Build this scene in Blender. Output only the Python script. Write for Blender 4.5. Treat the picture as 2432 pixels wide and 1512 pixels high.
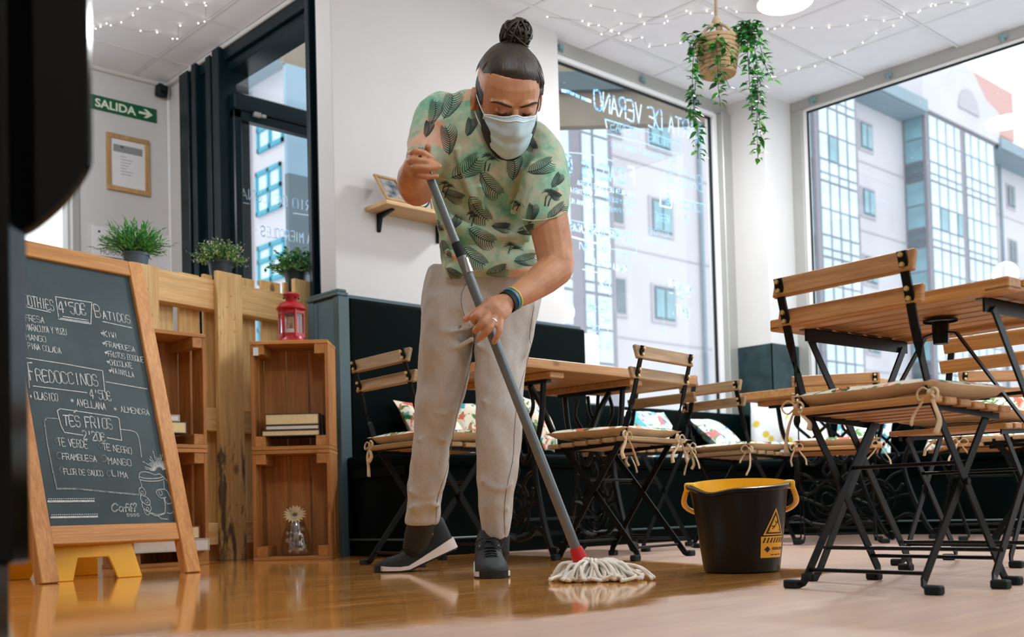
import bpy, bmesh, math, random
import numpy as np
from mathutils import Vector, Matrix, noise as mnoise
from mathutils.bvhtree import BVHTree
for o in list(bpy.data.objects): bpy.data.objects.remove(o)
S = bpy.context.scene; COL = S.collection; rnd = random.Random(7); PI = math.pi
# ---------------------------------------------------------------- camera
H = 0.215; YAW, PITCH, ROLL, FPX, CY = 0.747731852, 0.0325693349, -0.0262569557, 2587.77959, 1127.15622
FW = Vector((math.sin(YAW)*math.cos(PITCH), math.cos(YAW)*math.cos(PITCH), math.sin(PITCH)))
R0 = Vector((math.cos(YAW), -math.sin(YAW), 0)); U0 = R0.cross(FW)
RT = math.cos(ROLL)*R0 + math.sin(ROLL)*U0; UP = -math.sin(ROLL)*R0 + math.cos(ROLL)*U0
CAMLOC = Vector((0, 0, H))
cd = bpy.data.cameras.new('camera'); cam = bpy.data.objects.new('camera', cd); COL.objects.link(cam)
m = Matrix((RT, UP, -FW)).transposed().to_4x4(); m.translation = CAMLOC; cam.matrix_world = m
cd.sensor_fit = 'HORIZONTAL'; cd.sensor_width = 36; cd.lens = FPX/2432*36
cd.shift_y = (CY-756)/2432; cd.clip_start = .05; cd.clip_end = 300
cd.dof.use_dof = True; cd.dof.focus_distance = 3.55; cd.dof.aperture_fstop = 3.6
S.camera = cam
# ---------------------------------------------------------------- sky and exposure
W = bpy.data.worlds.new('overcast'); S.world = W; W.use_nodes = True
bg = W.node_tree.nodes['Background']; bg.inputs[0].default_value = (.87, .94, 1, 1); bg.inputs[1].default_value = 1.42
S.view_settings.view_transform = 'Standard'; S.view_settings.look = 'None'; S.view_settings.gamma = 1
S.view_settings.use_curve_mapping = False; S.view_settings.exposure = 0.5
# large daylight area just outside each big pane is not used: daylight comes from the sky itself
# ---------------------------------------------------------------- materials
def srgb(h):
    h = h.lstrip('#'); c = [int(h[i:i+2], 16)/255 for i in (0, 2, 4)]
    return tuple(x/12.92 if x <= .04045 else ((x+.055)/1.055)**2.4 for x in c)
MATS = {}
class NT:
    def __init__(s, name):
        s.m = bpy.data.materials.new(name); s.m.use_nodes = True; s.t = s.m.node_tree
        s.b = s.t.nodes['Principled BSDF']; s.n = s.t.nodes; s.l = s.t.links.new
    def node(s, typ, **kw):
        n = s.n.new('ShaderNode'+typ)
        for k, v in kw.items(): setattr(n, k, v)
        return n
    def coord(s, kind='Object', scale=(1, 1, 1), rot=(0, 0, 0), rand=False):
        tc = s.node('TexCoord'); mp = s.node('Mapping'); mp.inputs['Scale'].default_value = scale; mp.inputs['Rotation'].default_value = rot
        s.l(tc.outputs[kind], mp.inputs['Vector'])
        if rand:
            oi = s.node('ObjectInfo'); mu = s.node('MATH' if 0 else 'Math', operation='MULTIPLY'); mu.inputs[1].default_value = 37.
            s.l(oi.outputs['Random'], mu.inputs[0]); cb = s.node('CombineXYZ')
            for i in range(3): s.l(mu.outputs[0], cb.inputs[i])
            s.l(cb.outputs[0], mp.inputs['Location'])
        return mp.outputs[0]
    def noise(s, vec, scale=5, detail=4, rough=.5, dist=0):
        n = s.node('TexNoise'); s.l(vec, n.inputs['Vector'])
        n.inputs['Scale'].default_value = scale; n.inputs['Detail'].default_value = detail
        n.inputs['Roughness'].default_value = rough; n.inputs['Distortion'].default_value = dist
        return n.outputs[0]
    def ramp(s, fac, stops):
        r = s.node('ValToRGB'); e = r.color_ramp.elements
        while len(e) < len(stops): e.new(.5)
        for el, (p, c) in zip(e, stops): el.position = p; el.color = (*c, 1) if len(c) == 3 else c
        s.l(fac, r.inputs[0]); return r.outputs[0]
    def mix(s, fac, a, b, mode='MIX'):
        n = s.node('Mix', data_type='RGBA', blend_type=mode)
        for sock, v in ((n.inputs[0], fac), (n.inputs[6], a), (n.inputs[7], b)):
            if isinstance(v, (int, float)): sock.default_value = v
            elif isinstance(v, tuple): sock.default_value = (*v, 1) if len(v) == 3 else v
            else: s.l(v, sock)
        return n.outputs[2]
    def bump(s, h, strength=.2, dist=.01):
        b = s.node('Bump'); b.inputs['Strength'].default_value = strength; b.inputs['Distance'].default_value = dist
        s.l(h, b.inputs['Height']); s.l(b.outputs[0], s.b.inputs['Normal'])
    def set(s, **kw):
        for k, v in kw.items():
            k = k.replace('_', ' ')
            k = {'Color': 'Base Color', 'Rough': 'Roughness', 'Metal': 'Metallic', 'Spec': 'Specular IOR Level', 'Trans': 'Transmission Weight', 'Coat': 'Coat Weight', 'Sheen': 'Sheen Weight', 'SSS': 'Subsurface Weight'}.get(k, k)
            i = s.b.inputs[k]
            if isinstance(v, (int, float)): i.default_value = v
            elif isinstance(v, tuple): i.default_value = (*v, 1) if len(v) == 3 and i.type == 'RGBA' else v
            else: s.l(v, i)
        return s
def M(name): return MATS[name]
def plain(name, col, rough=.5, metal=0, var=.06, scale=6, bump=0, **kw):
    n = NT(name); c = srgb(col) if isinstance(col, str) else col
    v = n.coord(); f = n.noise(v, scale, 5)
    lo = tuple(x*(1-var*1.6) for x in c); hi = tuple(min(1, x*(1+var*1.6)) for x in c)
    n.set(Color=n.ramp(f, [(.25, lo), (.75, hi)]), Rough=rough, Metal=metal, **kw)
    if bump: n.bump(n.noise(v, scale*20, 3), bump, .003)
    MATS[name] = n.m; return n
def wood(name, c1, c2, dark=None, axis=0, rough=.5, scale=1., rand=True, coat=0, knots=.0):
    n = NT(name); c1, c2 = srgb(c1), srgb(c2)
    sc = [14*scale]*3; sc[axis] = 1.1*scale
    v = n.coord(scale=tuple(sc), rand=rand)
    f = n.noise(v, 2.2, 6, .6, .8)
    col = n.ramp(f, [(.28, c1), (.5, tuple((a+b)/2 for a, b in zip(c1, c2))), (.72, c2)])
    sc2 = [60*scale]*3; sc2[axis] = 1.6*scale
    v2 = n.coord(scale=tuple(sc2), rand=rand)
    fine = n.noise(v2, 2.5, 3, .6)
    col = n.mix(n.ramp(fine, [(.35, (.32, .32, .32)), (.62, (0, 0, 0))]), col, srgb(dark) if dark else tuple(x*.45 for x in c1))
    if knots:
        sk = [5*scale]*3; sk[axis] = 3*scale
        vo = n.node('TexVoronoi'); n.l(n.coord(scale=tuple(sk), rand=rand), vo.inputs['Vector']); vo.inputs['Scale'].default_value = 1.3
        col = n.mix(n.ramp(vo.outputs['Distance'], [(0, (knots,)*3), (.07, (knots*.8,)*3), (.13, (0, 0, 0))]), col, srgb('#5b3417'))
    if rand:
        oi = n.node('ObjectInfo'); hv = n.node('HueSaturation'); n.l(col, hv.inputs['Color'])
        mr = n.node('MapRange'); n.l(oi.outputs['Random'], mr.inputs[0]); mr.inputs[3].default_value = .86; mr.inputs[4].default_value = 1.1
        n.l(mr.outputs[0], hv.inputs['Value']); col = hv.outputs[0]
    n.set(Color=col, Rough=rough, Coat=coat); n.bump(fine, .12, .002)
    MATS[name] = n.m; return n
def emit(name, col, strength):
    n = NT(name); n.set(Color=col, Emission_Strength=strength); n.b.inputs['Emission Color'].default_value = (*col, 1); MATS[name] = n.m
def glassmat(name, col=(1, 1, 1), refl=.09, rough=.0):
    n = NT(name); tr = n.node('BsdfTransparent'); tr.inputs[0].default_value = (*col, 1)
    gl = n.node('BsdfGlossy'); gl.inputs['Roughness'].default_value = rough
    lw = n.node('LayerWeight'); lw.inputs[0].default_value = .5
    pw = n.node('Math', operation='POWER'); n.l(lw.outputs['Facing'], pw.inputs[0]); pw.inputs[1].default_value = 4
    ma = n.node('Math', operation='MULTIPLY_ADD'); n.l(pw.outputs[0], ma.inputs[0]); ma.inputs[1].default_value = .6; ma.inputs[2].default_value = refl*.4
    mx = n.node('MixShader'); n.l(ma.outputs[0], mx.inputs[0]); n.l(tr.outputs[0], mx.inputs[1]); n.l(gl.outputs[0], mx.inputs[2])
    n.l(mx.outputs[0], n.n['Material Output'].inputs['Surface']); MATS[name] = n.m
# ---------------------------------------------------------------- geometry helpers
class MB:
    def __init__(s): s.v = []; s.f = []; s.mi = []
    def add(s, vs, fs, mi=0):
        o = len(s.v); s.v += [tuple(v) for v in vs]; s.f += [tuple(i+o for i in f) for f in fs]; s.mi += [mi]*len(fs); return s
    def box(s, c, d, rot=None, mi=0):
        x, y, z = (k/2 for k in d); vs = [Vector((a*x, b*y, e*z)) for a in (-1, 1) for b in (-1, 1) for e in (-1, 1)]
        if rot is not None: vs = [rot @ v for v in vs]
        return s.add([v+Vector(c) for v in vs], [(0, 1, 3, 2), (4, 6, 7, 5), (0, 4, 5, 1), (2, 3, 7, 6), (0, 2, 6, 4), (1, 5, 7, 3)], mi)
    def bx(s, x0, x1, y0, y1, z0, z1, mi=0): return s.box(((x0+x1)/2, (y0+y1)/2, (z0+z1)/2), (abs(x1-x0), abs(y1-y0), abs(z1-z0)), None, mi)
    def beam(s, p0, p1, w, h, up=(0, 0, 1), mi=0):
        p0, p1 = Vector(p0), Vector(p1); d = p1-p0; L = d.length; d.normalize(); up = Vector(up)
        if abs(d.dot(up)) > .98: up = Vector((1, 0, 0)) if abs(d.x) < .9 else Vector((0, 1, 0))
        a = d.cross(up).normalized(); b = a.cross(d)
        return s.box((p0+p1)/2, (L, w, h), Matrix((d, a, b)).transposed(), mi)
    def tube(s, pts, r, n=8, cap=True, mi=0, closed=False, flat=1.):
        pts = [Vector(p) for p in pts]; k = len(pts); rs = r if isinstance(r, (list, tuple)) else [r]*k
        vs = []; prev = None
        for i, p in enumerate(pts):
            a = pts[(i-1) % k] if (i > 0 or closed) else p; b = pts[(i+1) % k] if (i < k-1 or closed) else p
            d = (b-a).normalized() if (b-a).length > 1e-9 else Vector((0, 0, 1))
            if prev is None:
                q = Vector((0, 0, 1)) if abs(d.z) < .9 else Vector((1, 0, 0)); x = d.cross(q).normalized()
            else: x = (prev-d*prev.dot(d)).normalized()
            prev = x; y = d.cross(x)
            for j in range(n):
                t = 2*PI*j/n; vs.append(p+(x*math.cos(t)+y*math.sin(t)*flat)*rs[i])
        fs = []
        for i in range(k if closed else k-1):
            i2 = (i+1) % k
            for j in range(n): fs.append((i*n+j, i*n+(j+1) % n, i2*n+(j+1) % n, i2*n+j))
        if cap and not closed: fs += [tuple(range(n-1, -1, -1)), tuple(range((k-1)*n, k*n))]
        return s.add(vs, fs, mi)
    def lathe(s, prof, n=24, c=(0, 0, 0), mi=0, axis=None, cap=False):
        vs = []; R = axis
        for r, z in prof:
            for j in range(n):
                t = 2*PI*j/n; v = Vector((r*math.cos(t), r*math.sin(t), z)); v = R @ v if R is not None else v; vs.append(v+Vector(c))
        fs = [(i*n+j, i*n+(j+1) % n, (i+1)*n+(j+1) % n, (i+1)*n+j) for i in range(len(prof)-1) for j in range(n)]
        if cap: fs += [tuple(range(n-1, -1, -1)), tuple(range((len(prof)-1)*n, len(prof)*n))]
        return s.add(vs, fs, mi)
    def prism(s, poly, fn, t0, t1, mi=0):      # poly in 2D, fn(u,v,t) -> world
        n = len(poly); vs = [fn(u, v, t0) for u, v in poly]+[fn(u, v, t1) for u, v in poly]
        return s.add(vs, [tuple(range(n-1, -1, -1)), tuple(range(n, 2*n))]+[(i, (i+1) % n, n+(i+1) % n, n+i) for i in range(n)], mi)
    def ribbon(s, pts, w, nrm, mi=0, lift=0):
        nrm = Vector(nrm); pts = [Vector(p)+nrm*lift for p in pts]
        for a, b in zip(pts, pts[1:]):
            d = b-a
            if d.length < 1e-6: continue
            d = d.normalized(); q = d.cross(nrm).normalized()*w/2; e = d*w*.42
            s.add([a-e-q, b+e-q, b+e+q, a-e+q], [(0, 1, 2, 3)], mi)
        return s
    def mesh(s, name, smooth=False, bevel=0, seg=1):
        me = bpy.data.meshes.new(name); me.from_pydata(s.v, [], s.f)
        for p, k in zip(me.polygons, s.mi): p.material_index = k
        bm = bmesh.new(); bm.from_mesh(me); bmesh.ops.recalc_face_normals(bm, faces=bm.faces)
        if bevel: bmesh.ops.bevel(bm, geom=list(bm.edges), offset=bevel, segments=seg, affect='EDGES', profile=.6, clamp_overlap=True)
        bm.to_mesh(me); bm.free()
        if smooth:
            me.shade_smooth()
            if smooth is not True: me.set_sharp_from_angle(angle=math.radians(smooth))
        return me
    def build(s, name, mat, parent=None, smooth=False, bevel=0, seg=1, **props):
        o = bpy.data.objects.new(name, s.mesh(name, smooth, bevel, seg)); COL.objects.link(o)
        for mm in (mat if isinstance(mat, (list, tuple)) else [mat]): o.data.materials.append(M(mm) if isinstance(mm, str) else mm)
        if parent is not None: o.parent = parent
        for k, v in props.items(): o[k] = v
        return o
def link(o, mesh_name=None): COL.objects.link(o); return o
def inst(src, loc, parent=None, rot=None, name=None, scale=None):
    o = bpy.data.objects.new(name or src.name.split('.')[0], src.data); COL.objects.link(o); o.location = loc
    if rot is not None: o.rotation_euler = rot
    if scale is not None: o.scale = scale
    if parent is not None: o.parent = parent
    return o
def thing(name, label, cat, loc=(0, 0, 0), rotz=0, group=None):
    o = bpy.data.objects.new(name, None); COL.objects.link(o); o.location = loc; o.rotation_euler = (0, 0, rotz); o.empty_display_size = .1
    return tag(o, label, cat, group)
def tag(o, label, cat, group=None):
    o['label'] = label; o['category'] = cat
    if group: o['group'] = group
    return o
def struct(o, label=None):
    o['kind'] = 'structure'
    if label: o['label'] = label
    return o
def copy_tree(o, parent=None):
    c = o.copy(); COL.objects.link(c); c.parent = parent
    for ch in [x for x in bpy.data.objects if x.parent == o]: copy_tree(ch, c)
    return c
def arc(cx, cy, r, a0, a1, n): return [(cx+r*math.cos(a0+(a1-a0)*i/n), cy+r*math.sin(a0+(a1-a0)*i/n)) for i in range(n+1)]
def ray(px, py): return FW+(px-1216)/FPX*RT-(py-CY)/FPX*UP
def on(px, py, axis, v): d = ray(px, py); i = 'xyz'.index(axis); return CAMLOC+d*((v-CAMLOC[i])/d[i])
def crom(pts, k=4):
    pts = [Vector(p) for p in pts]; out = []
    for i in range(len(pts)-1):
        a = pts[i-1] if i else pts[0]*2-pts[1]; b, c = pts[i], pts[i+1]; d = pts[i+2] if i+2 < len(pts) else pts[-1]*2-pts[-2]
        for j in range(k):
            t = j/k; out.append(.5*((2*b)+(c-a)*t+(2*a-5*b+4*c-d)*t*t+(3*b-a-3*c+d)*t**3))
    return out+[pts[-1]]
# stroke lettering, points on a 5 x 7 grid
GL = {k: [[(int(p[i])/4*.62, int(p[i+1])/6) for i in range(0, len(p), 2)] for p in v.split()] for k, v in {
'A': '002640 1232', 'B': '0006364544330333 33424130 3000', 'C': '453616050110304 1'.replace(' ', ''), 'D': '0006264442200 0'.replace(' ', ''), 'E': '40000646 0333', 'F': '000646 0333', 'G': '45361605011030414323', 'H': '0006 4046 0343', 'I': '2026', 'J': '4641301001', 'K': '0006 460340', 'L': '060040', 'M': '0006234640', 'N': '00064046', 'O': '100105163645413010', 'P': '00063645443303', 'Q': '100105163645413010 2240', 'R': '00063645443303 2340', 'S': '453616050413334241301001', 'T': '0646 2620', 'U': '060110304146', 'V': '062046', 'W': '0610233046', 'X': '0046 0640', 'Y': '0623 462320', 'Z': '06460040',
'0': '100105163645413010', '1': '152620', '2': '0516364544020040'.replace('02', ''), '3': '0516364533414230100 1'.replace(' ', ''), '4': '30360242', '5': '46060434434130100 1'.replace(' ', ''), '6': '361604011030414233130 2'.replace(' ', ''), '7': '064620', '8': '13040516364544332313021030414233', '9': '103042453616051404 '.strip(), '€': '453616050110304 1 0333'.replace('4 1', '41'), "'": '2624', '-': '0343', '?': '05163645232 2 2120'.replace(' 2 ', '2 ').replace('2322', '2322'), '.': '2021', ':': '2122 2425', '*': '0343 1135 3115', '/': '0046', 'Ñ': '00054045 1636', 'É': '40000545 0333 2637', 'Á': '002540 1232 2637', '>': '052300'}.items()}
for k in list(GL):
    GL[k] = [[p for p in st] for st in GL[k]]
def text_strokes(txt, size, jit=.0, track=.2):
    out = []; x = 0
    for ch in txt:
        if ch == ' ': x += .55*size; continue
        g = GL.get(ch.upper()); sc = size*(.8 if (ch.islower()) else 1)
        if g is None: x += .5*size; continue
        sh = rnd.uniform(-.06, .1)
        for st in g: out.append([(x+p[0]*sc+p[1]*sc*sh+rnd.uniform(-jit, jit)*sc, p[1]*sc+rnd.uniform(-jit, jit)*sc) for p in st])
        x += sc*(.62+track)
    return out, x
def write(mb, txt, fn, u, v, size, w, nrm, slope=0, jit=.03, track=.2, mirror=False, lift=.0008, width=None):
    st, L = text_strokes(txt, size, jit, track); k = (width/L if width else 1)
    for s in st:
        pts = [fn(u+(-1 if mirror else 1)*px*k, v+py+slope*px*k) for px, py in s]
        mb.ribbon(crom(pts, 3) if len(pts) > 3 else pts, w, nrm, lift=lift)
    return L*k
# ================================================================ materials
plain('wall_white', '#cccccb', .75, var=.015, scale=3, bump=.05)
plain('ceil_white', '#f0f5ff', .85, var=.015, scale=9, bump=.08)
plain('grid_white', '#e6eaee', .6, var=.02)
plain('alu', '#a9aaa6', .38, .35, var=.05, scale=3)
plain('white_plastic', '#e4e6e8', .4, var=.02)
plain('rubber', '#15201f', .6, var=.05, Spec=0.25)
plain('black_paint', '#0d2026', .28, var=.15, scale=3, Spec=0.25)
plain('leatherette', '#010b09', .55, var=.2, scale=2, bump=.12, Spec=0.035)
plain('bench_wood', '#020c0b', .45, var=.12, scale=4, Spec=0.06)
plain('bench_blue', '#486872', .45, var=.05, scale=5)
plain('bench_trim', '#3e5458', .4, var=.05)
plain('slate', '#25383b', .55, var=.3, scale=9, bump=.1, Spec=0.25)
plain('iron', '#060a0b', .4, .0, var=.1, scale=30, Spec=0.18)
plain('teal_clip', '#7b989c', .4, var=.05)
plain('black_gloss', '#020606', .12, var=.1, Spec=0.3)
plain('dark_gap', '#39403f', .8, var=.1)
glassmat('glass')
def paint_on_glass(name, col, cover):
    n = NT(name); d = n.node('BsdfDiffuse'); t = n.node('BsdfTranslucent'); d.inputs[0].default_value = t.inputs[0].default_value = (*srgb(col), 1)
    a = n.node('AddShader'); n.l(d.outputs[0], a.inputs[0]); n.l(t.outputs[0], a.inputs[1]); tr = n.node('BsdfTransparent'); mx = n.node('MixShader')
    f = n.noise(n.coord(), 60, 3); n.l(n.ramp(f, [(.3, (cover*.8,)*3), (.6, (cover,)*3)]), mx.inputs[0]); n.l(tr.outputs[0], mx.inputs[1]); n.l(a.outputs[0], mx.inputs[2])
    n.l(mx.outputs[0], n.n['Material Output'].inputs['Surface']); MATS[name] = n.m
paint_on_glass('stroke_white', '#b4c6cf', 1.0); paint_on_glass('stroke_pale', '#8fb3c0', .75)
# laminate floor: dry boards with a glossy wet swathe
n = NT('laminate')
v = n.coord('Object', scale=(.9, 16, 1), rand=True)
f1 = n.noise(v, 2.0, 5, .62, .5); v2 = n.coord('Object', scale=(2.2, 70, 1), rand=True); f2 = n.noise(v2, 2, 3)
c = n.ramp(f1, [(.25, srgb('#bd732c')), (.5, srgb('#e6a04c')), (.75, srgb('#f7c47a'))])
c = n.mix(n.ramp(f2, [(.3, (.35,)*3), (.6, (0,)*3)]), c, srgb('#74451c'))
geo = n.node('NewGeometry'); sp = n.node('SeparateXYZ'); n.l(geo.outputs['Position'], sp.inputs[0])
# wetness: a swathe mopped from the entrance to the bucket, with a ragged edge
def madd(a, mul, add):
    q = n.node('Math', operation='MULTIPLY_ADD'); n.l(a, q.inputs[0]); q.inputs[1].default_value = mul; q.inputs[2].default_value = add; return q.outputs[0]
def m2(op, a, b):
    q = n.node('Math', operation=op)
    for i, z in enumerate((a, b)):
        if isinstance(z, (int, float)): q.inputs[i].default_value = z
        else: n.l(z, q.inputs[i])
    return q.outputs[0]
wn = n.noise(geo.outputs['Position'], 2.3, 4, .55)
lat = m2('ADD', madd(sp.outputs[0], RT.x, 0), madd(sp.outputs[1], RT.y, 0))      # across the room
dpt = m2('ADD', madd(sp.outputs[0], FW.x, 0), madd(sp.outputs[1], FW.y, 0))
near = m2('ADD', m2('ADD', madd(lat, .2, 2.15), madd(m2('MAXIMUM', madd(lat, 1, -.1), 0), 1.15, 0)), madd(wn, .5, -.25))                        # dry strip towards the front
far = m2('ADD', madd(lat, -1.9, 5.3), madd(wn, .5, -.25))
w1 = n.node('MapRange', interpolation_type='SMOOTHSTEP'); n.l(m2('SUBTRACT', dpt, near), w1.inputs[0]); w1.inputs[1].default_value = -.05; w1.inputs[2].default_value = .1
w2 = n.node('MapRange', interpolation_type='SMOOTHSTEP'); n.l(m2('SUBTRACT', far, dpt), w2.inputs[0]); w2.inputs[1].default_value = -.1; w2.inputs[2].default_value = .15
wet = m2('MULTIPLY', w1.outputs[0], w2.outputs[0])
rg = n.node('MapRange'); n.l(wet, rg.inputs[0]); rg.inputs[3].default_value = .3; rg.inputs[4].default_value = .1
dry = n.mix(.55, c, srgb('#ccc3c2'))  # grey mix also paints window sheen into the dry boards' colour
n.set(Color=n.mix(wet, dry, c), Rough=rg.outputs[0], Spec=.55, Coat=madd(wet, .45, 0)); n.b.inputs['Coat Roughness'].default_value = .06; n.b.inputs['Coat IOR'].default_value = 1.33
n.bump(m2('ADD', f2, madd(f1, .5, 0)), .03, .002); MATS['laminate'] = n.m
# ================================================================ floor
fl = MB().bx(-1.05, 7.4, -.95, 7.25, -.06, -.0012).build('floor', 'laminate'); struct(fl)
PL, PW = 1.285, .192
pm = MB().box((0, 0, -.004), (PL-.0006, PW-.0006, .008)).mesh('plank', bevel=.0004)
pm.materials.append(M('laminate'))
row = 0; yy = 7.18
while yy > -.2:
    off = (row*.43) % 1; k = 0
    xx = .2-off*PL
    while xx < 7.3:
        c = Vector((xx+PL/2, yy-PW/2, 0)); dd = (c-CAMLOC).dot(FW)
        latp = (c-CAMLOC).dot(RT)/max(dd, .1)
        if dd > 1.2 and -.75 < latp < .7:
            o = bpy.data.objects.new('plank', pm); COL.objects.link(o); o.location = (c.x, c.y, rnd.uniform(-.00012, 0)); o.parent = fl
        xx += PL
    yy -= PW; row += 1
# ================================================================ ceiling
CZ = 3.28
ce = MB().bx(-1.05, 7.4, -.95, 5.06, CZ+.03, CZ+.1).bx(-1.05, 3.6, 5.06, 7.4, CZ+.03, CZ+.1).build('ceiling', 'dark_gap'); struct(ce)
TX, TY, TS = 5.31, 4.665, .708
tm = MB().box((0, 0, .011), (TS-.026, TS-.026, .022)).mesh('ceiling_tile', bevel=.003); tm.materials.append(M('ceil_white'))
gx = [TX+TS*i for i in range(-9, 4)]; gy = [TY+TS*i for i in range(-8, 5)]
tiles = 0
for i in range(-9, 3):
    for j in range(-8, 4):
        c = Vector((TX+TS*(i+.5), TY+TS*(j+.5), CZ))
        if c.x > 7.3 or c.x < -1: continue
        if c.x > 3.3 and c.y > 4.9:
            if c.x < 3.9 and 5.05 < c.y < 7.4: MB().bx(3.199, 3.41, c.y-TS/2+.013, min(c.y+TS/2-.013, 7.16), CZ, CZ+.022).build('ceiling_tile', 'ceil_white', ce, bevel=.003)
            elif c.y < 5.05: MB().bx(c.x-TS/2+.013, c.x+TS/2-.013, c.y-TS/2+.013, 4.905, CZ, CZ+.022).build('ceiling_tile', 'ceil_white', ce, bevel=.003)
            continue
        o = bpy.data.objects.new('ceiling_tile', tm); COL.objects.link(o); o.location = c; o.parent = ce
        if i == 2 and j == -2: o.location.z += .012; o.rotation_euler = (.0, -.022, .012)
for x in gx:
    if -.5 < x < 7.3: MB().bx(x-.009, x+.009, -.8, 7.18 if x < 3.4 else 4.9, CZ-.002, CZ+.03).build('grid_bar', 'grid_white', ce)
for y in gy:
    if -.8 < y < 7.2: MB().bx(-.5, 7.3 if y < 4.9 else 3.44, y-.009, y+.009, CZ-.0025, CZ+.029).build('grid_bar', 'grid_white', ce)
MB().bx(3.62, 5.2, 5.0, 5.7, CZ, CZ+.03).build('soffit_board', 'ceil_white', ce)
# ================================================================ walls
YB = 4.83
w = MB().bx(3.24, 4.98, YB, 4.975, 0, CZ+.02).build('wall_back', 'wall_white', bevel=.008, seg=2); struct(w, 'white plastered wall behind the bench, with the shelf')
w = MB().bx(4.98, 6.9, 4.9, 5.06, -.05, .84).build('wall_under_window', 'wall_white'); struct(w)
w = MB().bx(6.9, 7.36, 4.57, 5.06, 0, CZ+.02).build('wall_column', 'wall_white', bevel=.004); struct(w, 'square white corner column between the two shop windows')
MB().bx(6.893, 6.9+.01, 4.563, 5.06, .02, 1.403).bx(6.893, 7.372, 4.563, 4.575, .02, 1.403).build('slate_panel', 'slate', w)
w = MB().bx(7.25, 7.42, .2, 4.57, -.05, .8).build('wall_right', 'wall_white'); struct(w)
w = MB().bx(2.80, 3.45, 7.18, 7.3, 0, CZ+.02).build('wall_far', 'wall_white'); struct(w, 'white wall with the green exit sign')
w = MB().bx(3.44, 3.6, 6.93, 7.18, 0, CZ+.02).build('wall_entry', 'wall_white'); struct(w)
MB().tube([(3.435, 7.165, 0), (3.435, 7.165, CZ)], .012, 8).build('pipe', 'white_plastic', w)
plain('wall_taupe', '#a39c94', .8, var=.03)
w = MB().bx(-1.1, 1.6, -1.0, -.9, 0, CZ+.1).bx(1.6, 7.4, -1.0, -.9, 0, .9).build('wall_front', 'wall_taupe'); struct(w)
w = MB().bx(1.6, 1.7, -1.0, -.9, .9, CZ).bx(1.6, 7.4, -1.0, -.9, CZ-.1, CZ).bx(4.4, 4.48, -1.0, -.9, .9, CZ).build('fill_window', 'alu'); struct(w); MB().bx(1.7, 7.4, -.953, -.947, .9, CZ-.1).build('pane', 'glass', w)  # unseen window, added behind the camera to let in fill daylight
w = MB().bx(-1.1, -1.0, -.9, 7.3, 0, CZ+.1).build('wall_left', 'wall_taupe'); struct(w)
w = MB().bx(-1.0, 1.2, 7.18, 7.3, 0, CZ+.1).build('wall_far_left', 'wall_white'); struct(w)
# window to the left of the far wall
w3 = MB().bx(2.72, 2.80, 7.16, 7.26, .9, CZ).build('window_3', 'alu', bevel=.004); struct(w3)
MB().bx(2.735, 2.75, 7.15, 7.17, .9, CZ).build('frame_lip', 'white_plastic', w3)
MB().bx(1.2, 2.72, 7.2, 7.21, .9, CZ).build('pane', 'glass', w3)
MB().bx(1.2, 2.8, 7.16, 7.26, 0, .9).build('sill_wall', 'wall_white', w3)
MB().bx(1.2, 2.72, 7.16, 7.26, CZ-.09, CZ).build('head', 'alu', w3)
# crown trims at wall / ceiling
t = MB().bx(3.405, 3.44, 5.3, 7.18, CZ-.03, CZ+.0).bx(2.8, 3.44, 7.15, 7.185, CZ-.03, CZ).build('trim_1', 'wall_white', bevel=.006); struct(t)
# ---------------- window_1: the shop window with the summer menu (y = 4.95)
w1 = MB().bx(4.98, 6.9, 4.90, 5.02, CZ-.085, CZ+.02).build('window_1', 'alu', bevel=.004); struct(w1, 'shop window with white menu lettering on the glass')
MB().bx(4.98, 6.75, 4.915, 4.965, CZ-.115, CZ-.085).build('head_bead', 'white_plastic', w1)
MB().bx(6.745, 6.79, 4.92, 5.0, .84, CZ-.08).build('jamb', 'white_plastic', w1, bevel=.003)
MB().bx(6.79, 6.905, 4.87, 5.02, .84, CZ-.08).build('jamb', 'alu', w1, bevel=.004)
MB().bx(4.98, 6.9, 4.86, 5.02, .82, .875).build('sill', 'alu', w1, bevel=.004)
MB().bx(6.733, 6.745, 4.945, 4.965, .87, CZ-.11).bx(4.98, 6.745, 4.945, 4.965, CZ-.125, CZ-.113).build('seal', 'rubber', w1)
pane1 = MB().bx(4.98, 6.74, 4.952, 4.958, .86, CZ-.11).build('pane', 'glass', w1)
for px, py in ((1330, 112), (1526, 188), (1652, 240)):
    p = on(px, py, 'y', 4.89)
    MB().box((p.x, 4.885, p.z), (.035, .03, .035)).box((p.x+.008, 4.875, p.z-.025), (.016, .016, .03)).build('clip', 'teal_clip', w1, bevel=.004)
# ---------------- window_2: the right shop window (x = 7.29)
w2 = MB().bx(7.25, 7.36, .2, 4.57, CZ-.07, CZ+.02).build('window_2', 'alu', bevel=.004); struct(w2, 'big shop window in the right wall')
MB().bx(7.27, 7.31, .2, 4.45, CZ-.09, CZ-.07).build('head_bead', 'white_plastic', w2)
MB().bx(7.25, 7.36, 4.475, 4.57, .8, CZ-.07).build('jamb', 'alu', w2, bevel=.004)
MB().bx(7.275, 7.32, 4.445, 4.475, .8, CZ-.07).build('jamb', 'white_plastic', w2)
MB().bx(7.28, 7.3, 4.437, 4.446, .8, CZ-.09).bx(7.28, 7.3, .2, 4.44, CZ-.1, CZ-.09).build('seal', 'rubber', w2)
MB().bx(7.2, 7.4, .2, 4.57, .77, .82).build('sill', 'white_plastic', w2, bevel=.004)
MB().bx(7.287, 7.293, .2, 4.44, .81, CZ-.09).build('pane', 'glass', w2)
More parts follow.
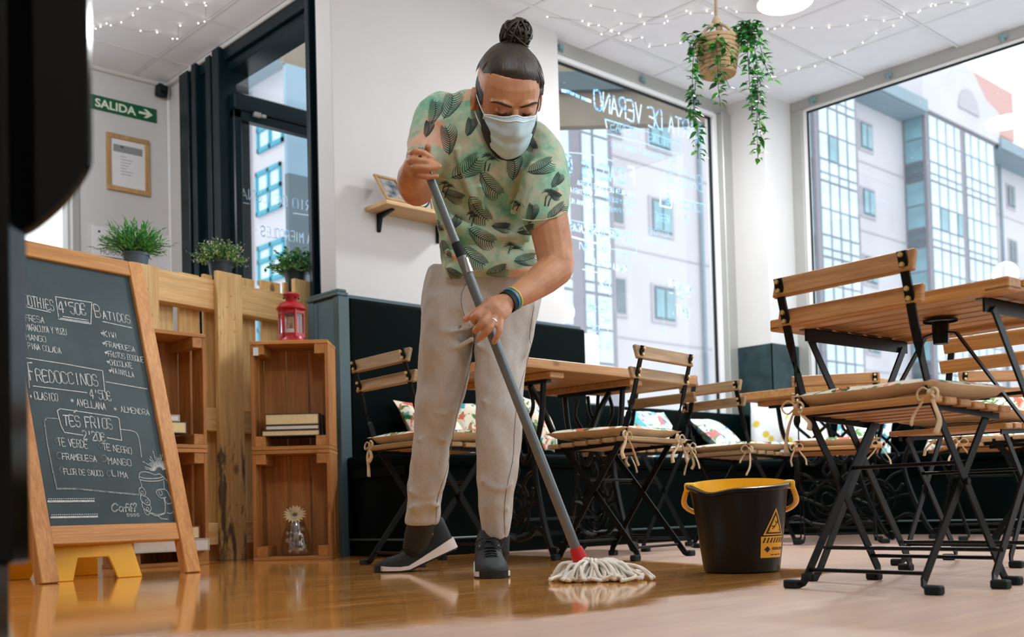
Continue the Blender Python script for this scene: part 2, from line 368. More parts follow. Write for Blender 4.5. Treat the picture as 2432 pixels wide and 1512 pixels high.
for px, py in ((1930, 237), (2110, 178), (2383, 87)):
    p = on(px, py, 'x', 7.24)
    MB().box((7.24, p.y, p.z), (.03, .05, .03)).box((7.225, p.y, p.z-.02), (.02, .02, .04)).build('clip', 'teal_clip', w2, bevel=.004)
# ---------------- entrance: black timber surround, door and transom (door plane y = 6.3)
d1 = MB().bx(3.40, 3.6, 6.80, 6.93, 0, CZ-.02).build('door_1', 'black_paint', bevel=.006); struct(d1, 'black painted entrance door with glass and transom')
for x0, x1, y0, y1 in ((3.43, 3.6, 6.72, 6.80), (3.385, 3.6, 6.66, 6.72), (3.44, 3.6, 6.55, 6.66), (3.40, 3.6, 6.48, 6.55), (3.44, 3.6, 6.42, 6.48), (3.38, 3.6, 6.33, 6.42)):
    MB().bx(x0, x1, y0, y1, 0, CZ-.02).build('pilaster', 'black_paint', d1, bevel=.008, seg=2)
MB().bx(3.42, 3.62, 5.12, 6.93, CZ-.10, CZ-.02).build('lintel', 'black_paint', d1, bevel=.006)
MB().bx(3.45, 3.62, 5.12, 6.4, CZ-.16, CZ-.10).build('lintel_bead', 'black_paint', d1, bevel=.01)
for y0, y1, x0 in ((4.975, 5.02, 3.262), (5.02, 5.06, 3.29), (5.06, 5.1, 3.25)):
    MB().bx(x0, 3.62, y0, y1, 0, CZ-.02).build('post', 'black_paint', d1, bevel=.008, seg=2)
DY = 6.32
MB().bx(3.46, 4.7, DY-.05, DY+.05, 2.86, 2.97).build('transom_bar', 'black_paint', d1, bevel=.01)
MB().bx(3.46, 4.7, DY-.035, DY+.035, 2.80, 2.86).bx(3.46, 3.52, DY-.035, DY+.035, 0, 2.86).build('leaf_frame', 'black_paint', d1, bevel=.008)
MB().bx(3.52, 4.7, DY-.03, DY+.03, 0, .35).build('kick_panel', 'black_paint', d1)
panD = MB().bx(3.52, 4.7, DY-.003, DY+.003, .35, 2.80).build('pane', 'glass', d1)
MB().bx(3.5, 4.7, DY-.003, DY+.003, 2.97, CZ).build('pane', 'glass', d1)
MB().box((3.62, DY-.055, 2.845), (.05, .03, .03)).box((3.66, DY-.07, 2.84), (.03, .02, .02)).build('catch', 'alu', d1, bevel=.004)
# ================================================================ outside
plain('facade_white', '#cfccd0', .8, var=.03, scale=.6)
plain('facade_line', '#bab7bd', .8, var=.03)
plain('facade_frame', '#8a868f', .5, var=.04)
plain('eave', '#8ba0aa', .6, var=.05)
plain('pane_pale', '#cfe3ec', .15, var=.08, scale=.7)  # opaque panes: reflected sky and curtains are put into this tint
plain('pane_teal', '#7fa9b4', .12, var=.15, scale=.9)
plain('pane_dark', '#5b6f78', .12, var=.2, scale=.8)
plain('brick_red', '#b0766f', .8, var=.08, scale=2)
plain('roof_pink', '#c9a09a', .8, var=.05)
plain('teal_frame', '#2f9fb5', .5, var=.05)
plain('street', '#c2c7ca', .8, var=.06, scale=.5)
plain('grey_cladding', '#53666f', .5, var=.06, scale=1)
plain('blue_cladding', '#83a4b7', .4, var=.05, scale=1)
plain('canopy_brown', '#8d8272', .7, var=.08, scale=4)
plain('canopy_beam', '#50646a', .6, var=.06)
st = MB().bx(-40, 90, 5.1, 90, -.4, -.16).bx(7.45, 90, -40, 5.1, -.4, -.16).build('ground', 'street'); struct(st)
YF = 22.; YBAY = 21.
bA = thing('apartment_building', 'long white apartment block across the street with glazed bay galleries', 'building', (40, YF, -.16))
def bpart(mb, name, mat, **k): # coordinates are world, shifted to the building's base
    mb.v = [(a-40, b-YF, c+.16) for a, b, c in mb.v]; return mb.build(name, mat, bA, **k)
bpart(MB().bx(20.4, 70, YF, YF+7, -.16, 16.6), 'wall', 'facade_white')
for z in (5.4, 8.2, 11.0, 13.8): bpart(MB().bx(20.4, 70, YF-.03, YF+.1, z, z+.05), 'string_course', 'facade_line')
for x0, x1 in ((23.9, 43.3), (50.4, 70)): bpart(MB().bx(x0, x1, YF-1.1, YF+.1, 16.2, 16.45).bx(x0, x1, YF-1.25, YF-1.0, 16.25, 16.75), 'eave', 'eave')
bpart(MB().prism([(43.1, 16.45), (50.5, 16.45), (50.5, 17.9), (49.2, 18.2), (47.9, 19.2), (46.2, 19.2), (45.2, 18.3), (43.9, 18.9), (43.1, 18.7)], lambda u, v, t: (u, t, v), YBAY-.15, YBAY+1.2), 'parapet', 'facade_white')
bpart(MB().prism(arc(47.3, 17.2, 1.0, 0, PI, 14), lambda u, v, t: (u, t, v), YBAY-.22, YBAY-.1), 'arch', 'facade_line')
bpart(MB().bx(43.5, 70, YF+1, YF+7, 16.6, 17.0), 'roof', 'roof_pink')
pane_src = {}
for k in ('pale', 'teal', 'dark'):
    me = MB().box((0, 0, 0), (1, .04, 1)).mesh('pane'); me.materials.append(M('pane_'+k)); pane_src[k] = me
def fpane(x0, x1, y, z0, z1, k='pale', rot=0, yspan=None):
    o = bpy.data.objects.new('pane', pane_src[k]); COL.objects.link(o); o.parent = bA
    if yspan: o.location = (x0-40, (yspan[0]+yspan[1])/2-YF, (z0+z1)/2+.16); o.scale = (yspan[1]-yspan[0], 1, z1-z0); o.rotation_euler = (0, 0, PI/2)
    else: o.location = ((x0+x1)/2-40, y-YF, (z0+z1)/2+.16); o.scale = (x1-x0, 1, z1-z0)
def gallery(x0, x1, ncol, split, ztop, floors, side=True):
    bpart(MB().bx(x0, x1, YBAY, YF+.2, 2.6, ztop), 'bay_frame', 'facade_frame')
    xs = [x0+.18+(x1-x0-.36)*i/ncol for i in range(ncol+1)]
    for f in range(floors):
        z = ztop-.1-f*2.8
        for h0, h1 in ((.02, .95), (1.02, 1.92), (2.0, 2.42), (2.5, 2.72)):
            for i in range(ncol):
                g = .28 if (split and i == ncol//2) else .07; g2 = .28 if (split and i == ncol//2-1) else .07
                k = 'pale' if (f, h0) not in ((1, 1.02),) or i > ncol//2 else ('teal' if i % 2 else 'pale')
                fpane(xs[i]+g, xs[i+1]-g2, YBAY-.03, z-h1, z-h0, k)
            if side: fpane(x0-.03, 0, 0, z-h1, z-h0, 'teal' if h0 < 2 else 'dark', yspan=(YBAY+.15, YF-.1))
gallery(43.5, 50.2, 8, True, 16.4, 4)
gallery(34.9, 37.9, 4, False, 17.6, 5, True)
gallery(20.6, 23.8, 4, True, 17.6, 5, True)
def fwin(x0, x1, z0, z1, k='teal'):
    f = bpart(MB().bx(x0-.12, x1+.12, YF-.05, YF+.02, z0-.12, z1+.08), 'window', 'facade_line')
    bpart(MB().bx(x0, x1, YF-.07, YF-.04, z0, z1), 'window_recess', 'pane_dark')
    w = (x1-x0)
    if w > .5:
        for a, b in ((x0+.05, x0+w/2-.04), (x0+w/2+.04, x1-.05)): fpane(a, b, YF-.08, z0+.06, z1-.1, k)
for z0 in (14.4, 11.7, 8.95, 6.15):
    for x0, x1 in ((38.35, 38.7), (39.9, 40.8), (51.2, 52.0), (53.8, 54.6), (26.7, 27.7), (30.5, 31.5), (24.9, 25.3)): fwin(x0, x1, z0, z0+1.05, 'teal' if x0 < 50 else 'dark')
bpart(MB().tube([(52.9, YF-.1, 0), (52.9, YF-.1, 16.2)], .07, 8).tube([(29.2, YF-.1, 0), (29.2, YF-.1, 16.2)], .07, 8), 'downpipe', 'eave')
bR = thing('brick_building', 'red brick building with pink roof rising behind the white block', 'building', (66, 36, -.16))
MB().bx(-7, 14, -3, 8, 0, 26.2).build('wall', 'brick_red', bR)
MB().prism([(-8, 26), (14, 26), (14, 29.5), (3, 29.5)], lambda u, v, t: (u, t, v), -4, 8).build('roof', 'roof_pink', bR)
for x in (-5, -1, 3): MB().bx(x, x+2, -3.1, -2.9, 22, 24.4).build('window', 'pane_dark', bR)
# building up the side street, seen through the entrance door
XF = 15.
def fx(px, py): p = on(px, py, 'x', XF); return p.y, p.z
y0, zt = fx(685, 110); y1, _ = fx(540, 200)
bS = thing('corner_building', 'white apartment block with turquoise window frames seen through the entrance door', 'building', (XF, y0, -.16))
def sp_(mb, name, mat): mb.v = [(a-XF, b-y0, c+.16) for a, b, c in mb.v]; return mb.build(name, mat, bS)
sp_(MB().bx(XF, XF+4, y0-3, y1+9, -.16, zt-.4), 'wall', 'facade_white')
sp_(MB().bx(XF-1.0, XF+4, y0-3.5, y1+9, zt-.5, zt-.1), 'eave', 'eave')
for (a, b, c, d) in ((616, 268, 676, 352), (614, 398, 672, 505), (618, 575, 680, 668), (618, 740, 690, 830)):
    ya, za = fx(c, (b+d)/2-45); yb, zb = fx(a, (b+d)/2+45)
    _, zt1 = fx((a+c)/2, b); _, zb1 = fx((a+c)/2, d)
    lo, hi = min(ya, yb), max(ya, yb)
    f = sp_(MB().bx(XF-.04, XF+.05, lo, hi, zb1, zt1), 'window', 'pane_pale')
    m_ = (lo+hi)/2
    sp_(MB().bx(XF-.09, XF-.03, lo, lo+.08, zb1, zt1).bx(XF-.09, XF-.03, hi-.08, hi, zb1, zt1).bx(XF-.09, XF-.03, m_-.05, m_+.05, zb1, zt1).bx(XF-.09, XF-.03, lo, hi, zt1-.12, zt1).bx(XF-.09, XF-.03, lo, hi, zb1, zb1+.12).bx(XF-.09, XF-.03, lo, hi, zb1+.55, zb1+.67), 'window_frame', 'teal_frame')
yp, _ = fx(597, 400)
sp_(MB().tube([(XF-.1, yp, 0), (XF-.1, yp, zt-.6)], .07, 6), 'downpipe', 'facade_line')
# dark clad wall of the neighbouring shop just outside the door, and the timber canopy above the pavement
p = on(684, 410, 'y', 9.2)
nb = thing('neighbour_wall', 'blue grey clad wall of the next shop outside the entrance', 'wall', (p.x, 9.2, -.16))
MB().bx(0, 3.2, 0, .06, 0, p.z+.16).build('lower_cladding', 'grey_cladding', nb)
MB().bx(0, 3.2, .005, .055, p.z+.16, p.z+1.25).build('upper_cladding', 'blue_cladding', nb)
MB().bx(-.02, 3.2, .005, .055, p.z+1.25, p.z+3).build('top_cladding', 'canopy_brown', nb)
cp = CAMLOC+ray(1510, 205)*9.3
cv = thing('street_canopy', 'brown timber canopy fascia with grey beam outside the menu window', 'canopy', (cp.x, cp.y, cp.z), -YAW)
MB().bx(-.85, .75, -.05, .05, -.345, .9).build('fascia', 'canopy_brown', cv)
MB().bx(-.85, .75, -.11, -.05, -.06, .1).bx(-.12, .02, -.13, -.05, .12, .9).build('beam', 'canopy_beam', cv)
MB().bx(-.8, -.72, .0, .08, -cp.z-.16, -.3).build('post', 'canopy_beam', cv)
# ================================================================ bench
bn = thing('corner_bench', 'long black upholstered corner bench along the wall and windows', 'bench', (3.24, 4.2, 0))
def bb(mb, name, mat, **k): mb.v = [(a-3.24, b-4.2, c) for a, b, c in mb.v]; return mb.build(name, mat, bn, **k)
bb(MB().bx(3.26, 6.42, 4.22, 4.82, .085, .44).bx(6.42, 7.24, .9, 4.82, .085, .44), 'base_panel', 'bench_wood', bevel=.004)
bb(MB().bx(3.24, 6.41, 4.205, 4.82, 0, .085).bx(6.405, 7.24, .9, 4.56, 0, .085), 'plinth', 'bench_trim' if 0 else 'bench_wood', bevel=.005)
bb(MB().bx(3.232, 6.4, 4.196, 4.8, .08, .09).bx(6.396, 7.2, .9, 4.3, .08, .09), 'plinth_bead', 'bench_trim', bevel=.003)
bb(MB().bx(3.236, 3.262, 4.21, 4.26, .09, .45).bx(3.236, 3.262, 4.74, 4.80, .09, .45).bx(3.236, 3.262, 4.21, 4.8, .4, .45), 'end_frame', 'bench_wood', bevel=.004)
def seat_pad(x0, x1, y0, y1, z0, z1, nm='seat_pad'):
    bb(MB().bx(x0, x1, y0, y1, z0, z1), nm, 'leatherette', bevel=.028, seg=4, smooth=50)
seat_pad(3.235, 5.06, 4.19, 4.78, .44, .515); seat_pad(5.065, 6.9, 4.19, 4.78, .44, .515); seat_pad(6.39, 6.96, 2.6, 4.185, .44, .515); seat_pad(6.39, 6.96, .95, 2.595, .44, .515)
bb(MB().bx(3.27, 5.085, 4.755, 4.828, .5, 1.36), 'backrest', 'leatherette', bevel=.02, seg=3, smooth=50)
bb(MB().bx(3.26, 5.09, 4.80, 4.829, 1.34, 1.385), 'back_cap', 'bench_trim', bevel=.004)
bb(MB().bx(5.085, 6.88, 4.76, 4.85, .5, .885), 'backrest', 'leatherette', bevel=.03, seg=4, smooth=50)
bb(MB().bx(6.93, 7.02, .95, 4.55, .5, .895), 'backrest', 'leatherette', bevel=.03, seg=4, smooth=50)
bb(MB().bx(7.02, 7.2, .95, 4.55, .5, .89), 'back_ledge', 'bench_blue', bevel=.004)
bb(MB().bx(3.205, 3.236, 4.77, 5.02, 0, 1.36), 'end_panel', 'bench_blue', bevel=.003)
bb(MB().bx(3.2, 3.27, 4.752, 4.80, 0, 1.37), 'end_stile', 'bench_trim', bevel=.003)
bb(MB().bx(3.195, 3.21, 4.985, 5.03, 0, 1.36).bx(3.199, 3.21, 4.955, 4.985, 0, 1.35), 'end_bead', 'bench_blue', bevel=.003)
bb(MB().bx(3.188, 3.262, 4.745, 5.04, 1.362, 1.382).bx(3.196, 3.255, 4.752, 5.03, 1.382, 1.398), 'end_cap', 'bench_trim', bevel=.004)
# ================================================================ chair
wood('acacia', '#a0652f', '#d09a58', axis=0, rough=.45, scale=1.3)
wood('acacia_grey', '#8f6f4a', '#bd9c6e', axis=0, rough=.55, scale=1.3)
plain('brass', '#c7a66a', .35, .8, var=.05)
plain('beige_cloth', '#d9bf98', .85, var=.04, scale=20, bump=.2)
n = NT('floral')
v = n.coord('Object', scale=(1, 1, 1), rand=True)
base = srgb('#eee5cf')
def blobs(sc, thr, seed):
    q = n.node('Mapping'); q.inputs['Location'].default_value = (seed*3.1, seed*1.7, seed); n.l(v, q.inputs[0])
    return n.ramp(n.noise(q.outputs[0], sc, 2, .5, .6), [(thr, (0, 0, 0)), (thr+.02, (1, 1, 1))])
col = n.mix(blobs(16, .57, 1), base, srgb('#4c7f3c')); col = n.mix(blobs(11, .60, 2), col, srgb('#d9694f'))
col = n.mix(blobs(20, .62, 3), col, srgb('#2f9bb0')); col = n.mix(blobs(26, .63, 4), col, srgb('#1f5a2c')); col = n.mix(blobs(18, .645, 5), col, srgb('#e7a48f'))
n.set(Color=col, Rough=.85); MATS['floral'] = n.m
n = NT('floral_blue'); v = n.coord('Object', rand=True); base = srgb('#eef2ee')
col = n.mix(blobs(12, .56, 1), base, srgb('#58b3c4')); col = n.mix(blobs(11, .6, 2), col, srgb('#d8767d')); col = n.mix(blobs(18, .6, 6), col, srgb('#6da05b')); col = n.mix(blobs(22, .63, 4), col, srgb('#2c86ad'))
n.set(Color=col, Rough=.85); MATS['floral_blue'] = n.m
n = NT('star_yellow'); v = n.coord('Object', scale=(9, 9, 9)); ck = n.node('TexVoronoi', feature='F1'); n.l(v, ck.inputs['Vector']); ck.inputs['Scale'].default_value = 1.1
wv = n.noise(v, 2.5, 2)
n.set(Color=n.mix(n.ramp(ck.outputs['Distance'], [(.22, (1, 1, 1)), (.3, (0, 0, 0))]), srgb('#eceef0'), srgb('#d8c23f')), Rough=.85); MATS['star_yellow'] = n.m
def flatbar(mb, pts, wd, w, t):
    # rectangular bar swept along pts; wd[i] = direction of the wide side at pts[i]
    pts = [Vector(p) for p in pts]; vs = []; k = len(pts)
    for i, p in enumerate(pts):
        d = (pts[min(i+1, k-1)]-pts[max(i-1, 0)]).normalized(); a = Vector(wd[i]); a = (a-d*a.dot(d)).normalized(); b = d.cross(a)
        vs += [p+a*w/2+b*t/2, p-a*w/2+b*t/2, p-a*w/2-b*t/2, p+a*w/2-b*t/2]
    fs = [(i*4+j, i*4+(j+1) % 4, i*4+4+(j+1) % 4, i*4+4+j) for i in range(k-1) for j in range(4)]
    fs += [(3, 2, 1, 0), tuple(range(4*k-4, 4*k))]
    return mb.add(vs, fs)
def make_chair(label, woodm='acacia'):
    t = thing('folding_chair', label, 'chair')
    hw = .172
    for s in (-1, 1):
        x = s*hw; fx_, sx = (1, 0, 0), (0, 1, .4)
        pts = [(x, -.2265, .778), (x, -.205, .70), (x, -.183, .615), (x, -.170, .575), (x, -.158, .54), (x, -.126, .452), (x, .013, .256), (x, .165, .035), (x+s*.004, .172, .018), (x+s*.012, .178, .01), (x+s*.03, .18, .008)]
        wd = [fx_, fx_, fx_, (1, .6*s, 0), sx, sx, sx, sx, sx, sx, (0, 1, 0)]
        flatbar(MB(), pts, wd, .022, .006).build('back_upright', 'iron', t)
        pts = [(x-s*.012, .15, .425), (x-s*.012, .013, .256), (x-s*.012, -.165, .03), (x-s*.006, -.174, .014), (x+s*.006, -.18, .008), (x+s*.028, -.181, .008)]
        flatbar(MB(), pts, [(0, 1, -.6)]*5+[(0, 1, 0)], .022, .006).build('leg', 'iron', t)
        for yy in (.18, -.181): MB().box((x+s*.022, yy, .011), (.04, .026, .022)).build('foot_pad', 'rubber', t, bevel=.004)
        flatbar(MB(), [(x-s*.004, -.10, .437), (x-s*.004, .19, .422)], [(0, 0, 1)]*2, .026, .004).build('seat_bracket', 'iron', t)
        MB().lathe([(.0, -.004), (.008, -.004), (.009, 0), (.008, .004), (0, .004)], 10, (x+s*.005, .013, .256), axis=Matrix.Rotation(PI/2, 3, 'Y')).build('pivot', 'iron', t)
    for y, z, dx in ((-.152, .046, .012), (.142, .068, 0), (.05, .303, .012), (-.126, .437, 0)):
        MB().tube([(-hw+dx, y, z), (hw-dx, y, z)], .0052, 8).build('rung', 'iron', t, smooth=60)
    for i in range(6):
        y = -.135+i*.0635; MB().box((0, y, .446-i*.0025), (.385, .05, .017)).build('seat_slat', woodm, t, bevel=.003)
    for y, z, L, hh in ((-.2195, .757, .39, .052), (-.199, .682, .40, .046)):
        rot = Matrix.Rotation(-.26, 3, 'X')
        sl = MB().box((0, y+.012, z), (L, .016, hh), rot).build('back_slat', woodm, t, bevel=.003)
        for s in (-1, 1):
            for dz in (-.011, .011): MB().lathe([(0, -.005), (.006, -.005), (.006, .001), (0, .001)], 10, (s*hw, y-.0075+dz*-.25, z+dz), axis=Matrix.Rotation(-PI/2-.26, 3, 'X')).build('screw', 'brass', sl)
    return t
def pillow_mesh(w, d, h, n=14, pw=.32, edge=.012, sag=0, tuft=0):
    vs, fs = [], []
    for side in (1, -1):
        o = len(vs)
        for i in range(n+1):
            for j in range(n+1):
                u, v = -1+2*i/n, -1+2*j/n
                k = (max(0, 1-u*u)*max(0, 1-v*v))**pw
                pin = 1-.07*(1-abs(v)**2)*abs(u)**3; pin2 = 1-.07*(1-abs(u)**2)*abs(v)**3
                vs.append((u*w/2*pin, v*d/2*pin2, side*(h/2*k)+sag*math.sin(u*7+v*3)*k*.3))
        for i in range(n):
            for j in range(n):
                a = o+i*(n+1)+j; q = (a, a+n+1, a+n+2, a+1); fs.append(q if side > 0 else q[::-1])
    return vs, fs
def bow(parent, p, s=1, seed=0, side=1):
    r = random.Random(seed); mb = MB(); p = Vector(p)
    for sgn in (-1, 1):
        a = r.uniform(.6, 1.2); mb.tube(crom([p, p+Vector((sgn*.014, -.006, .012))*s*a, p+Vector((sgn*.028, -.008, .0))*s*a, p+Vector((sgn*.016, -.008, -.014))*s, p], 4), .0035*s, 6, flat=.5)
        L = r.uniform(.05, .1); sw = r.uniform(-.02, .03)*sgn
        pts = crom([p, p+Vector((sgn*.012+sw*.3, -.006, -L*.35))*s, p+Vector((sgn*.02+sw, -.004, -L*.7))*s, p+Vector((sgn*.016+sw*1.5, -.01, -L))*s], 4)
        mb.tube(pts, [.0035*s+.003*s*i/len(pts) for i in range(len(pts))], 6, flat=.45)
    mb.lathe([(0, -.007*s), (.006*s, -.004*s), (.007*s, .001*s), (.004*s, .006*s), (0, .007*s)], 8, p)
    return mb.build('bow', 'beige_cloth', parent, smooth=True)
def make_cushion(label, loc, rz, sc, seed, mat='floral'):
    t = thing('seat_cushion', label, 'cushion', loc, rz); t.scale = (sc,)*3
    vs, fs = pillow_mesh(.39, .375, .04, 14, .17, sag=.008)
    me = MB().add([(a, b, .032+(c*.7 if c > 0 else c*1.55)) for a, b, c in vs], fs); half = len(fs)//2; me.mi = [0]*half+[1]*half
    me.build('pad', [mat, 'beige_cloth'], t, smooth=True)
    for i, s in enumerate((-1, 1)): bow(t, (s*.185, -.178, .006), 1.25, seed*2+i)
    return t
plain('table_iron', '#0a1012', .35, .1, var=.1, scale=20, Spec=.3)
chairs = [  # x, y, heading, scale, wood, label, cushion label
 (2.556, 1.341, -1.645, 1.0, 'acacia', 'wooden slat folding chair pushed back-first against the slatted table edge beside the mop bucket', 'floral seat cushion on the chair tucked under the slatted table beside the bucket'),
 (2.885, 3.62, -1.648, 1.115, 'acacia_grey', 'folding slat chair directly behind the man with the mop', 'floral seat cushion on the chair behind the man'),
 (3.506, 3.095, .133, 1.107, 'acacia_grey', 'folding slat chair facing the iron-legged table, behind the mop head', 'floral seat cushion on the chair behind the mop head'),
 (4.238, 3.636, 1.565, 1.125, 'acacia_grey', 'folding slat chair tucked under the far end of the iron-legged table by the bench', 'floral seat cushion on the chair at the bench end of the iron-legged table'),
 (4.825, 3.412, -1.669, 1.08, 'acacia_grey', 'folding slat chair standing behind the black mop bucket', 'floral seat cushion on the chair behind the bucket'),
 (5.165, 3.05, -.992, 1.104, 'acacia', 'folding slat chair with its back to the room at the table by the corner column', 'floral seat cushion on the chair at the corner column table'),
 (3.56, 1.59, 1.56, 1.0, 'acacia', 'folding slat chair facing the slatted table from the window side', 'floral seat cushion on the chair on the window side of the slatted table'),
 (5.75, 2.52, -.75, 1.1, 'acacia', 'folding slat chair standing close to the right window bench', 'floral seat cushion on the chair close to the right window bench'),
 (5.15, 2.02, .35, 1.1, 'acacia_grey', 'small looking folding slat chair at the window end, beyond the slatted table', None),
]
protos = {}
for i, (x, y, h, sc, wd, lb, cl) in enumerate(chairs):
    if wd not in protos: c = protos[wd] = make_chair(lb, wd)
    else: c = copy_tree(protos[wd]); c['label'] = lb
    c.location = (x, y, 0); c.rotation_euler = (0, 0, h); c.scale = (sc,)*3
    if cl:
        off = Matrix.Rotation(h, 3, 'Z') @ Vector((0, .028*sc, 0)); make_cushion(cl, (x+off.x, y+off.y, .4535*sc), h, sc, i+3)
# ================================================================ slatted folding table (front right)
th = -1.645+PI/2        # local x along the slats
tb = thing('slatted_table', 'slatted wooden folding table with black steel legs in front of the window', 'table', (2.86, 1.36, 0), -1.645)
ZT = .725
for i in range(8):      # slats run along local x (left-right), stacked along local y
    y = -.265+i*.0757
    edge = i in (0, 7)
    MB().bx(-.34, .34, y-.031, y+.031, ZT-(.032 if edge else .018), ZT).build('slat', 'acacia', tb, bevel=.003)
for s in (-1, 1): MB().bx(s*.31-.03, s*.31+.03, -.296, .296, ZT-.03, ZT-.0185).build('end_batten', 'acacia', tb, bevel=.003)
for s in (-1, 1):
    x = s*.255
    MB().bx(x-.003, x+.003, -.25, .25, ZT-.066, ZT-.030).bx(x-.02, x+.003, -.25, .25, ZT-.034, ZT-.030).build('bracket', 'table_iron', tb)
    flatbar(MB(), [(x+s*.008, -.22, ZT-.055), (x+s*.008, 0, .36), (x+s*.008, .235, .03), (x+s*.014, .245, .012), (x+s*.035, .25, .008)], [(0, 1, .5)]*5, .022, .006).build('leg', 'table_iron', tb)
    flatbar(MB(), [(x-s*.008, .22, ZT-.055), (x-s*.008, 0, .36), (x-s*.008, -.235, .03), (x-s*.002, -.245, .012), (x+s*.018, -.25, .008)], [(0, 1, -.5)]*5, .022, .006).build('leg', 'table_iron', tb)
    for yy, ex in ((.25, .03), (-.25, .014)): MB().box((x+s*ex, yy, .011), (.042, .028, .022)).build('foot_pad', 'rubber', tb, bevel=.004)
    flatbar(MB(), [(s*.02, .0, ZT-.06), (s*.045, .0, ZT-.065), (x-s*.01, .0, .37)], [(0, 1, 0)]*3, .016, .005).build('stay', 'table_iron', tb)
MB().lathe([(.0, ZT-.09), (.02, ZT-.09), (.022, ZT-.05), (.022, ZT-.03)], 12).lathe([(.045, ZT-.03), (.045, ZT-.024), (0, ZT-.024)], 16).build('hub', 'table_iron', tb)
for y, z in ((-.2, .09), (.2, .09), (.09, .49)): MB().tube([(-.255, y, z), (.255, y, z)], .0055, 8).build('rung', 'table_iron', tb, smooth=60)
# ================================================================ tables on old sewing machine stands
wood('pine_top', '#b57a41', '#dcab6e', axis=0, rough=.4, scale=1., knots=.8)
def iron_side(mb, x, y0, y1, zt, caster=True):
    f = lambda v, z: (x, y0+(y1-y0)*v, z*zt)
    def cv(pts, r=.009): mb.tube(crom([f(*p) for p in pts], 5), r, 7)
    for a in (0, 1):
        m_ = (lambda v: 1-v) if a else (lambda v: v)
        cv([(m_(.06), 1.0), (m_(.10), .8), (m_(.20), .62), (m_(.22), .5), (m_(.16), .32), (m_(.06), .12), (m_(.0), .04), (m_(-.04), .025)], .014)
        cv([(m_(.26), .97), (m_(.22), .86), (m_(.36), .74), (m_(.44), .64), (m_(.36), .56), (m_(.27), .62)])
        cv([(m_(.42), .98), (m_(.46), .86), (m_(.62), .74), (m_(.72), .62), (m_(.62), .55), (m_(.5), .64)])
        cv([(m_(.22), .5), (m_(.34), .46), (m_(.4), .38), (m_(.3), .34), (m_(.24), .4)])
        cv([(m_(.16), .32), (m_(.3), .3), (m_(.5), .22)])
        cv([(m_(.06), .12), (m_(.2), .17), (m_(.34), .12), (m_(.5), .1)], .012)
        cv([(m_(.4), .38), (m_(.5), .44), (m_(.46), .5), (m_(.5), .56)])
    for rr in (.15, .1, .05): mb.tube([f(.5+rr*1.25*math.cos(t), .29+rr*math.sin(t)) for t in [2*PI*k/20 for k in range(20)]], .007, 6, closed=True)
    mb.beam(f(-.02, 1.0), f(1.02, 1.0), .03, .014)
    for v in (-.04, 1.04):
        if caster: mb.lathe([(0, -.012), (.022, -.012), (.026, 0), (.022, .012), (0, .012)], 12, (x, y0+(y1-y0)*v, .027), axis=Matrix.Rotation(PI/2, 3, 'Y'))
def sewing_table(loc, rz, label, L, Wd, zt, x0, x1):
    t = thing('iron_leg_table', label, 'table', loc, rz)
    for i in range(3):
        w = Wd/3; MB().bx(-L/2, L/2, -Wd/2+i*w+.0006, -Wd/2+(i+1)*w-.0006, zt-.042, zt).build('top_board', 'pine_top', t, bevel=.002)
    for xx in (x0+.0, x1): MB().bx(xx-.045, xx+.045, -Wd/2+.03, Wd/2-.05, zt-.07, zt-.0425).build('batten', 'pine_top', t, bevel=.003)
    for xx in (x0, x1):
        mb = MB(); iron_side(mb, xx, -Wd/2+.09, Wd/2-.12, zt-.078); mb.build('iron_side', 'table_iron', t, smooth=50)
    mb = MB(); z = .49*zt/.8
    mb.tube(crom([(x0, -.12, zt-.09), (x0+.07, -.12, zt*.8), (x0+.14, -.12, zt*.66), (x0+.2, -.12, zt*.64), (x1-.2, -.12, zt*.64), (x1-.14, -.12, zt*.66), (x1-.07, -.12, zt*.8), (x1, -.12, zt-.09)], 6), .014, 8)
    mb.build('cross_brace', 'table_iron', t, smooth=50); MB().beam((x0, .0, zt*.2), (x1, .0, zt*.2), .1, .012).build('treadle', 'table_iron', t); MB().beam((x0, .1, .1), (x1, .1, .1), .02, .02).build('stretcher', 'table_iron', t)
    return t
sewing_table((3.72, 3.64, 0), .02, 'pine top table on a scrolled iron sewing machine stand, behind the man', 1.28, .64, .86, -.34, .2)
sewing_table((5.75, 3.33, 0), .03, 'pine top table on an iron stand in front of the corner column', .9, .9, .86, -.25, .3)
